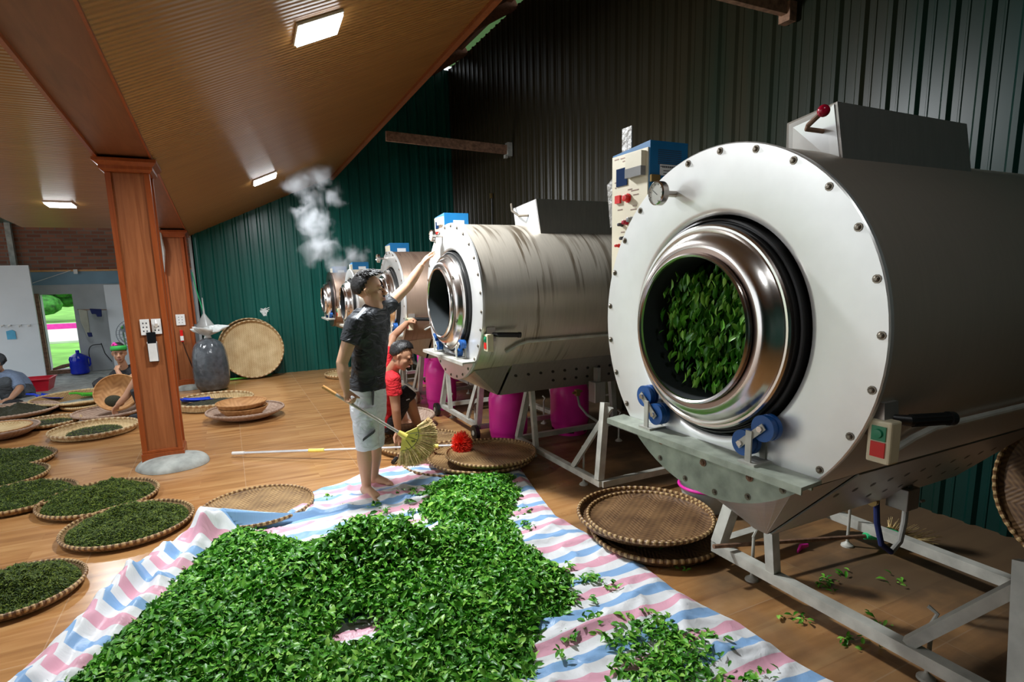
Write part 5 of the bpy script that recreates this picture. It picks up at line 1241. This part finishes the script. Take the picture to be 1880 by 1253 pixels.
b.tube([J(687, 600, 4.14), J(678, 700, 4.14)], [.09, .10], 14)
FK, FA, FT = J(668, 822, 4.06), J(673, 897, 4.10), gz(700, 926)
NK, NA, NT = J(688, 822, 4.28), J(686, 880, 4.34), gz(720, 893)
for s_ in (FT, NT): s_.z = .016
def leg(b, hip, kn, an, k=1.0): b.tube([hip, hip.lerp(kn, .6), kn, kn.lerp(an, .32), kn.lerp(an, .7), an], [.085*k, .068*k, .053*k, .055*k, .040*k, .033*k], 16)
leg(b, J(674, 735, 4.12), FK, FA); leg(b, J(682, 735, 4.20), NK, NA)
foot_mesh(b, FA, FT, .98); foot_mesh(b, NA, NT, .98)
body = fin(b, 'body', 'skin', rm=.0065, sm=2)
head_parts(t, lambda x, y, z: P(x, y, z)-OO, R, 1.06, seed=3)
# shirt
b = MB()
tor = [(675, 713, 4.15, .125, .155), (676, 690, 4.15, .118, .145), (678, 655, 4.14, .112, .145), (682, 620, 4.14, .112, .160), (684, 592, 4.14, .106, .178), (686, 573, 4.14, .088, .158), (688, 561, 4.13, .066, .090)]
b.tube([J(q[0], q[1], q[2]) for q in tor], [q[3] for q in tor], 32, ell=[q[4] for q in tor], ref=(RT0*.92-FH*.35))
b.tube([J(668, 578, 4.04), RSh, RSh.lerp(REl, .42), RSh.lerp(REl, .50)], [.062, .066, .066, .069], 18)
b.tube([J(692, 572, 4.20), LSh, LSh.lerp(LEl, .22), LSh.lerp(LEl, .30)], [.070, .064, .062, .064], 18)
shirt = fin(b, 'shirt', 'shirt', rm=.008, sm=4)
dm = bpy.data.textures.new('folds', 'CLOUDS'); dm.noise_scale = .09; dm.noise_depth = 1
ds = shirt.modifiers.new('d', 'DISPLACE'); ds.texture = dm; ds.strength = .018; ds.mid_level = .5
# reflective strip on the shoulder and a small round mark on the far sleeve
b = MB(); q = [J(671, 566, 3.965), J(655, 584, 3.90)]; w_ = (RT0*.70-V((0, 0, .72))).normalized()*.011; nn = -FH*.012
b.poly([q[0]-w_+nn, q[0]+w_+nn, q[1]+w_+nn, q[1]-w_+nn], .012, FH); fin(b, 'shoulder_strip', 'strip')
for px in ((713, 546), (709, 549)):
    b = MB(); b.torus((0, 0, 0), .011 if px[0] == 713 else .007, .0022, 'z', 20, 6); o = b.build('sleeve_mark', 'strip', t); o.matrix_local = Matrix.Translation(J(*px, 4.215)-OO)@Matrix.Rotation(PI/2-.2, 4, 'X')@Matrix.Rotation(.3, 4, 'Y')
# shorts
b = MB()
sh = [(675, 704, 4.15, .118, .140), (676, 730, 4.15, .128, .150), (677, 752, 4.15, .128, .155), (678, 768, 4.16, .118, .150)]
b.tube([J(q[0], q[1], q[2]) for q in sh], [q[3] for q in sh], 32, ell=[q[4] for q in sh], ref=(RT0*.95-FH*.3))
b.tube([J(671, 745, 4.08), J(672, 790, 4.06), J(675, 824, 4.06)], [.105, .093, .088], 24, ref=RT0); b.tube([J(684, 745, 4.24), J(685, 790, 4.27), J(686, 818, 4.28)], [.100, .088, .082], 24, ref=RT0)
so = fin(b, 'shorts', 'shorts', rm=.008, sm=4); ds = so.modifiers.new('d', 'DISPLACE'); ds.texture = dm; ds.strength = .014; ds.mid_level = .5
b = MB(); a, c_ = J(666, 809, 3.93), J(686, 794, 3.955); w_ = V((0, 0, 1))*.009; b.poly([a-w_, a+w_, c_+w_, c_-w_], .05, FH); fin(b, 'shorts_stripe', 'ink')
b = MB(); a, c_ = J(683, 719, 3.99), J(684, 745, 4.00); w_ = RT0*.004; b.poly([a-w_, a+w_, c_+w_*.4, c_-w_*.4], .05, FH); fin(b, 'pocket_zip', 'ink')
# broom held in the hand
t2 = thing('fan_broom', 'yellow fan shaped straw broom held in the standing person\'s hand', 'broom', bp0)
b = MB(); b.tube([V((0, 0, 0)), bp1-bp0], .0115, 12); b.build('broom_pole', 'pole', t2)
b = MB(); b.tube([V((0, 0, 0)), (bp1-bp0)*.16], .0135, 12); b.build('wooden_grip', 'woodpale', t2)
d = bd; sd_ = (V((0, 0, 1))-d*d.z).normalized(); nn = d.cross(sd_); e0 = bp1-bp0
b = MB(); b.tube([e0-d*.03, e0+d*.0, e0+d*.035, e0+d*.045], [.017, .021, .026, .02], 14); b.build('socket', 'yellow', t2)
b = MB(); vs = [e0+d*.03+sd_*.02, e0+d*.03-sd_*.02]; A_ = 62
def fanp(r, a): a = math.radians(a); return e0+d*(r*math.cos(a))+sd_*(r*math.sin(a))
vs = [fanp(.03, 60), fanp(.03, -60)]+[fanp(.135, a) for a in range(-A_, A_+1, 8)]
b.poly([v-nn*.007 for v in vs], .014, nn); cp_ = b.build('yellow_cap', 'yellow', t2)
b = MB(); b.tube([fanp(.137, a) for a in range(-A_, A_+1, 6)], .008, 6); b.build('cap_band', 'yellow', cp_)
b = MB()
for s in (-1, 1):
    for r, rr in ((.118, .0018),): b.tube([fanp(r, a)+nn*.0085*s for a in range(-A_+4, A_-3, 6)], rr, 4)
    for a in (-22, 12, 40): b.tube([fanp(.05, a)+nn*.0085*s, fanp(.116, a)+nn*.0085*s], .0015, 4)
    for r, a in ((.09, -5), (.095, -2), (.09, 2), (.08, -3), (.1, -42), (.095, 28)): b.tube([fanp(r, a)+nn*.0085*s, fanp(r+.012, a+6)+nn*.0085*s], .002, 4)
b.build('cap_print', 'ink', cp_)
b = MB()
for i in range(620):
    a = random.uniform(-A_, A_); r2 = random.uniform(.235, .262)-.03*abs(a/A_)**3; z_ = random.gauss(0, .006); b.tube([fanp(.12, a)+nn*z_*.5, fanp(.19, a*1.03)+nn*z_*1.6+sd_*random.gauss(0, .002), fanp(r2, a*1.06+random.gauss(0, 1.5))+nn*z_*2.2], [.0026, .0030, .0012], 4, cap=False)
b.build('straw_fan', 'straw', t2)['kind'] = 'stuff'

# --- the squatting man in red
t = thing('person', 'squatting person in red shirt and black shorts bending over the bamboo trays', 'person', gz(735, 790).to_tuple()); OO3 = t.location.copy()
def fin3(b, name, m, rm=None, sm=2, par=None):
    par = par or t; o = b.build(name, m); o.location = -par.location; o.parent = par
    if rm: remesh(o, rm, sm)
    return o
hc3 = J(737, 655, 5.30); f3 = (RT0*.88+V((0, 0, -.42))-FH*.05).normalized()
b = MB(); P3, R3 = head_mesh(b, hc3, f3, V((0, 0, 1))+RT0*.4, 1.08)
SHa, SHb = J(722, 700, 5.20), J(712, 668, 5.55)
b.tube([J(712, 700, 5.40), J(720, 680, 5.38), J(731, 662, 5.31)], [.09, .06, .055], 14)
EL, WR = J(727, 752, 5.22), J(731, 792, 5.30); b.tube([SHa, SHa.lerp(EL, .5), EL, EL.lerp(WR, .4), WR], [.055, .052, .043, .042, .03], 14)
hand_mesh(b, WR, V((0, 0, -1))+RT0*.05, RT0*.4-FH*.6, [.25, .3, .35, .3], 1.1, side=1, spread=.5)
EL2, WR2 = J(722, 618, 5.75), J(748, 592, 5.75); b.tube([J(708, 655, 5.6), EL2, EL2.lerp(WR2, .45), WR2], [.045, .040, .038, .026], 14)
hand_mesh(b, WR2, RT0*.75+V((0, 0, .35)), RT0*.4-V((0, 0, .9)), [1.1, 1.15, 1.2, 1.2], .92, side=-1)
KN = J(746, 722, 5.60); AN3 = J(770, 788, 5.85); HP = J(708, 770, 5.5)
b.tube([HP, KN], [.11, .075], 14); b.tube([KN, KN.lerp(AN3, .35), AN3], [.068, .062, .042], 14)
AN3.z = max(AN3.z, .08); ft = V((AN3.x, AN3.y, .004))+RT0*.15; foot_mesh(b, AN3, ft, 1.0)
KN2 = J(730, 735, 5.95); AN4 = J(742, 775, 6.15); AN4.z = .09; b.tube([HP+FH*.15, KN2, AN4], [.10, .07, .045], 12); foot_mesh(b, AN4, V((AN4.x, AN4.y, .004))+RT0*.15)
fin3(b, 'body', 'skin2', rm=.008)
head_parts(t, lambda x, y, z: P3(x, y, z)-OO3, R3, 1.08, seed=8, top=False)
b = MB(); tr = [(704, 776, 5.50, .125, .17), (706, 750, 5.48, .125, .17), (708, 725, 5.45, .13, .18), (710, 705, 5.43, .125, .19), (713, 690, 5.42, .10, .17), (717, 680, 5.40, .065, .08)]
b.tube([J(q[0], q[1], q[2]) for q in tr], [q[3] for q in tr], 28, ell=[q[4] for q in tr], ref=(RT0*.95-FH*.3))
b.tube([J(716, 694, 5.30), SHa, SHa.lerp(EL, .48)], [.08, .072, .072], 16); b.tube([J(708, 690, 5.5), J(708, 660, 5.58), J(713, 640, 5.66)], [.08, .062, .055], 14)
o = fin3(b, 'shirt', 'redshirt', rm=.010, sm=4); ds = o.modifiers.new('d', 'DISPLACE'); ds.texture = dm; ds.strength = .02
b = MB(); b.tube([J(700, 782, 5.5), J(712, 765, 5.5), J(735, 735, 5.57), J(746, 724, 5.60), J(752, 732, 5.62)], [.15, .14, .115, .098, .085], 20); b.tube([HP, HP+FH*.15, KN2.lerp(HP, .1)], [.13, .13, .09], 16)
fin3(b, 'shorts', 'blackcloth', rm=.010, sm=3)
b = MB(); b.tube([J(746, 735, 5.48), J(752, 733, 5.48)], .006, 6); fin3(b, 'shorts_mark', 'strip')

# --- woman with green headband, seated at the back
t = thing('person', 'seated person in black shirt and green headband, chin resting on a hand', 'person', (gz(215, 722).x, gz(215, 722).y+.1, 0)); OO3 = t.location.copy()
dw = 7.9; hw = J(219, 650, dw); fw_ = (EYE-hw).normalized(); fw_ = (fw_-V((0, 0, .15))-RT0*.1).normalized(); b = MB(); Pw, Rw = head_mesh(b, hw, fw_, V((0, 0, 1)), 1.08)
b.tube([J(232, 692, dw+.1), J(228, 675, dw+.05), J(222, 662, dw+.02)], [.08, .055, .052], 12)
e_, w2 = J(228, 704, dw-.32), J(215, 680, dw-.22); b.tube([J(248, 690, dw-.05), e_+V((.02, 0, .01)), e_, e_.lerp(w2, .5), w2], [.05, .045, .042, .038, .026], 12)
hand_mesh(b, w2, (Pw(.01, .085, -.06)-w2), -RT0*.2+FH*.9, [.5, .6, .7, .8], .95, side=1)
b.tube([J(252, 705, dw+.1), J(238, 712, dw-.2), J(220, 712, dw-.3)], [.045, .04, .03], 12)
fin3(b, 'body', 'skin2', rm=.010); head_parts(t, lambda x, y, z: Pw(x, y, z)-OO3, Rw, 1.08, seed=5, top=False, closed=True)
b = MB(); tt = [(236, 730, .16, .19), (237, 712, .16, .19), (236, 695, .155, .19), (233, 681, .14, .16), (229, 673, .07, .09)]
b.tube([J(q[0], q[1], dw+.12) for q in tt], [q[2] for q in tt], 24, ell=[q[3] for q in tt], ref=FH); b.tube([J(222, 683, dw+.05), J(210, 692, dw+.02), J(208, 706, dw)], [.09, .075, .06], 14); b.tube([J(240, 683, dw+.1), J(252, 694, dw), J(254, 712, dw-.05)], [.09, .08, .07], 14)
o = fin3(b, 'shirt', 'blackcloth', rm=.012, sm=3)
b = MB(); b.tube([J(222, 730, dw+.1), J(200, 716, dw-.2), J(182, 702, dw-.35)], [.14, .11, .085], 16); b.tube([J(182, 702, dw-.35), J(186, 716, dw-.3), J(196, 728, dw-.2)], [.085, .07, .06], 14); b.tube([J(240, 738, dw+.1), J(255, 738, dw-.2), J(268, 730, dw-.3)], [.14, .12, .09], 14)
fin3(b, 'trousers', 'blackcloth', rm=.012, sm=3)
b = MB(); r_, f_, u_ = frame3(fw_); n = 32; vs = []
for z, k in ((.045, 1.02), (.065, 1.06), (.085, 1.04), (.105, .93)):
    for j in range(n): a = 2*PI*j/n; vs.append(Pw(.086*k*math.cos(a), -.012+.108*k*math.sin(a), z+.012*math.sin(a)))
b.add(vs, [(i*n+j, i*n+(j+1) % n, (i+1)*n+(j+1) % n, (i+1)*n+j) for i in range(3) for j in range(n)]); o = b.build('headband', 'band', t, loc=-OO3); o.modifiers.new('s', 'SOLIDIFY').thickness = .006
b = MB()
for q in ((.02, .06, .125), (.05, .03, .12), (.035, .05, .14)): b.ball(Pw(*q), .022, 10)
fin3(b, 'pink_hair_tie', 'pinkpl')
b = MB(); a = J(209, 706, dw-.14)
for (p0, p1) in (((0, 0), (.05, .05)), ((.05, .05), (.11, -.02)), ((.02, -.02), (.08, -.03)), ((.03, -.05), (.10, -.055)), ((0, 0), (.03, -.06))): b.tube([a+RT0*p0[0]+V((0, 0, p0[1])), a+RT0*p1[0]+V((0, 0, p1[1]))], .006, 5)
fin3(b, 'shirt_print', 'strip')

# --- person in green behind the column, working in the tilted basket
t = thing('person', 'crouching person in green shirt and black trousers mostly behind the nearer column', 'person', (gz(268, 762).x, gz(268, 762).y, 0)); OO3 = t.location.copy(); dg = 7.15
b = MB(); s_, e_, w2 = J(252, 697, dg), J(232, 728, dg-.12), J(216, 744, dg-.2)
b.tube([s_, s_.lerp(e_, .5), e_, e_.lerp(w2, .5), w2], [.055, .05, .044, .04, .03], 14); hand_mesh(b, w2, (J(210, 756, dg-.2)-w2), -FH*.3-V((0, 0, .6))+RT0*.4, [.5, .5, .6, .6], 1.0, side=1)
hg = J(285, 672, dg+.1); Pg, Rg = head_mesh(b, hg, -RT0*.8-V((0, 0, .5)), V((0, 0, 1))-RT0*.3, 1.05); b.tube([J(288, 700, dg+.12), J(286, 680, dg+.1)], [.07, .055], 12)
ak = J(262, 757, dg-.15); b.tube([J(266, 740, dg-.1), ak], [.05, .038], 12)
fin3(b, 'body', 'skin2', rm=.010); head_parts(t, lambda x, y, z: Pg(x, y, z)-OO3, Rg, 1.05, seed=6, top=False)
b = MB(); tt = [(300, 738, .16, .2), (298, 715, .16, .2), (292, 698, .14, .18), (288, 690, .08, .1)]; b.tube([J(q[0], q[1], dg+.15) for q in tt], [q[2] for q in tt], 20, ell=[q[3] for q in tt], ref=RT0); b.tube([J(280, 698, dg+.05), J(262, 692, dg), J(249, 700, dg-.02)], [.10, .08, .068], 16)
fin3(b, 'shirt', 'greenshirt', rm=.012, sm=3)
b = MB(); b.tube([J(300, 745, dg+.1), J(275, 722, dg-.05), J(254, 714, dg-.12)], [.15, .12, .09], 16); b.tube([J(254, 714, dg-.12), J(260, 735, dg-.1), J(266, 752, dg-.12)], [.095, .08, .06], 14); fin3(b, 'trousers', 'blackcloth', rm=.012, sm=3)
b = MB(); c_ = gz(258, 767, .04); b.ball(c_-RT0*.02, (.13, .055, .05), 14, mat=mat3(RT0, FH, V((0, 0, 1)))); fin3(b, 'shoe', 'blackcloth')
# the tilted winnowing basket
c_ = J(218, 726, 7.15); t = thing('winnowing_basket', 'deep round winnowing basket tilted on edge in the hands of the person in green', 'basket', c_)
rx = mat3(RT0, FH, V((0, 0, 1))).to_4x4() @ Matrix.Rotation(math.radians(52), 4, 'X') @ Matrix.Rotation(math.radians(22), 4, 'Y'); t.matrix_world = Matrix.Translation(c_) @ rx
tray_parts(t, .25, .09, 'bowlw', 'bowlw', .010, deep=True)
b = MB(); vs = []
for i in range(7):
    for j in range(20): a = 2*PI*j/20; r = .10*i/6; vs.append((r*math.cos(a)-.02, r*.8*math.sin(a)-.10, .035+.035*(1-(i/6)**2)+.008*noise.noise(V((i, j, 1)))))
b.add(vs, [(i*20+j, i*20+(j+1) % 20, (i+1)*20+(j+1) % 20, (i+1)*20+j) for i in range(6) for j in range(20)]); o = b.build('dry_tea', 'drytea'); o.matrix_world = t.matrix_world.copy(); tag(o, 'clump of dark dry tea in the tilted winnowing basket', 'tea', kind='stuff')

# --- person in a blue checked shirt at the left edge
t = thing('person', 'crouching person in blue checked shirt and grey trousers at the left edge', 'person', (gz(20, 722).x, gz(20, 722).y, 0)); OO3 = t.location.copy(); db = 8.3
b = MB(); s_, e_, w2 = J(35, 706, db-.13), J(36, 714, db-.2), J(20, 732, db-.35); b.tube([s_, e_, e_.lerp(w2, .5), w2], [.06, .05, .045, .03], 14); hand_mesh(b, w2, -RT0*.9-V((0, 0, .15)), -V((0, 0, 1)), [.5, .5, .6, .6], 1.1, side=1)
hb = J(-6, 668, db-.1); Pb, Rb = head_mesh(b, hb, -RT0*.5-FH*.7-V((0, 0, .3)), V((0, 0, 1)), 1.12); b.tube([J(4, 692, db), J(-3, 678, db-.05)], [.07, .055], 12)
w3 = J(-8, 735, db-.4); b.tube([J(-14, 700, db-.2), J(-22, 720, db-.3), w3], [.05, .045, .03], 12); hand_mesh(b, w3, RT0*.8-V((0, 0, .3)), -V((0, 0, 1)), [.5, .5, .6, .6], 1.05, side=-1)
fin3(b, 'body', 'skin2', rm=.010); head_parts(t, lambda x, y, z: Pb(x, y, z)-OO3, Rb, 1.12, seed=9, top=False)
b = MB(); tt = [(38, 718, .15, .2), (28, 708, .17, .22), (18, 698, .16, .22), (8, 690, .11, .16), (2, 684, .07, .08)]; b.tube([J(q[0], q[1], db+.05) for q in tt], [q[2] for q in tt], 22, ell=[q[3] for q in tt], ref=RT0); b.tube([J(14, 690, db), J(28, 696, db-.08), J(36, 712, db-.18)], [.10, .09, .075], 16); b.tube([J(2, 692, db-.05), J(-12, 700, db-.15)], [.10, .07], 14)
o = fin3(b, 'shirt', 'bluecheck', rm=.012, sm=3)
b = MB(); b.tube([J(46, 724, db+.1), J(22, 716, db-.1), J(4, 702, db-.25)], [.17, .13, .10], 16); b.tube([J(4, 702, db-.25), J(10, 722, db-.2), J(18, 738, db-.2)], [.10, .09, .07], 14); b.tube([J(40, 728, db), J(46, 716, db+.05), J(52, 728, db)], [.13, .14, .1], 14); fin3(b, 'trousers', 'greytr', rm=.012, sm=3)
b = MB(); r_, f_, u_ = frame3(-RT0*.5-FH*.7-V((0, 0, .3))); b.ball(Pb(0, -.015, .045), (.098, .118, .105), 20, mat=Rb); o = fin3(b, 'cap', 'greytr')
b = MB(); c_ = gz(24, 740, .04); b.ball(c_, (.12, .055, .045), 12); fin3(b, 'shoe', 'blackcloth')

# ------------------------------------------------------------------ steam
def steam():
    m = bpy.data.materials.new('steam'); m.use_nodes = True; nt = m.node_tree; nt.nodes.clear()
    out = nt.nodes.new('ShaderNodeOutputMaterial'); pv = nt.nodes.new('ShaderNodeVolumePrincipled'); nt.links.new(pv.outputs[0], out.inputs['Volume'])
    pv.inputs['Color'].default_value = (.80, .83, .86, 1); pv.inputs['Anisotropy'].default_value = .2
    co = coords(nt); blobs = [(J(618, 492, 8.6), .34), (J(592, 455, 8.6), .36), (J(582, 405, 8.6), .33), (J(570, 370, 8.6), .30), (J(548, 330, 8.6), .36), (J(585, 322, 8.6), .33), (J(650, 470, 8.7), .26), (J(612, 360, 8.6), .22), (J(555, 378, 8.6), .2)]
    c0 = V((0, 0, 0))
    for p, _ in blobs: c0 += p/len(blobs)
    n = N(nt, 'ShaderNodeTexNoise', Scale=3.6, Detail=8.0, Distortion=1.1); nt.links.new(co, n.inputs['Vector'])
    n0 = N(nt, 'ShaderNodeTexNoise', Scale=3.2, Detail=2.0); nt.links.new(co, n0.inputs['Vector'])
    wv = nt.nodes.new('ShaderNodeVectorMath'); wv.operation = 'SCALE'; nt.links.new(n0.outputs['Color'], wv.inputs[0]); wv.inputs['Scale'].default_value = .35
    wc = nt.nodes.new('ShaderNodeVectorMath'); wc.operation = 'ADD'; nt.links.new(co, wc.inputs[0]); nt.links.new(wv.outputs[0], wc.inputs[1])
    tot = None
    for p, r in blobs:
        q = p-c0+V((.17, .17, .17)); dn = nt.nodes.new('ShaderNodeVectorMath'); dn.operation = 'DISTANCE'; nt.links.new(wc.outputs[0], dn.inputs[0]); dn.inputs[1].default_value = q
        f = mth(nt, 'MAXIMUM', mth(nt, 'SUBTRACT', 1.0, mth(nt, 'DIVIDE', dn.outputs['Value'], r)), 0.0); tot = f if tot is None else mth(nt, 'MAXIMUM', tot, f)
    e = mth(nt, 'MAXIMUM', mth(nt, 'SUBTRACT', mth(nt, 'ADD', tot, mth(nt, 'MULTIPLY', n.outputs[0], 2.2)), 1.42), 0.0)
    nt.links.new(mth(nt, 'MULTIPLY', mth(nt, 'MULTIPLY', e, mth(nt, 'GREATER_THAN', tot, .0)), 7.0), pv.inputs['Density'])
    lo = V([min(p[i]-r for p, r in blobs) for i in range(3)]); hi = V([max(p[i]+r for p, r in blobs) for i in range(3)])
    b = MB(); b.box(lo-c0, hi-c0); M['steam'] = m; o = b.build('steam', m, loc=c0); tag(o, 'white steam drifting up from the far drums below the ceiling', 'steam', kind='stuff')
    return o
steam()

# ------------------------------------------------------------------ groups of look-alikes
GR = {'tea_panning_drum': 'tea drums standing in a row', 'gas_bottle': 'magenta gas bottles under the drums', 'bamboo_tray': 'bamboo trays on the floor and walls', 'bamboo_basin': 'brown bamboo basins at the back',
      'bamboo_bowl': 'stacked bamboo bowls', 'wooden_column': 'wooden columns under the beam', 'power_socket': 'power sockets on the columns', 'plastic_scoop': 'plastic scoops in the trays', 'tea_sack': 'plastic sacks by the farther column', 'terminal_box': 'steel terminal boxes under the drums', 'gas_hose': 'gas hoses under the drums', 'person': 'people at work', 'steel_channel': 'steel channels on the right wall', 'tea_heap': 'rolled tea on the trays'}
for o in bpy.data.objects:
    k = o.name.split('.')[0]
    if o.parent is None and k in GR and o.get('label'): o['group'] = GR[k]

# ------------------------------------------------------------------ light and colour
w = bpy.data.worlds.new('World'); S.world = w; w.use_nodes = True
bg = w.node_tree.nodes['Background']; bg.inputs[0].default_value = (.88, .94, 1.0, 1); bg.inputs[1].default_value = 1.3
S.view_settings.view_transform = 'Standard'; S.view_settings.look = 'None'; S.view_settings.gamma = 1; S.view_settings.exposure = 0.35
S.cycles.volume_bounces = 3; S.cycles.volume_step_rate = 2
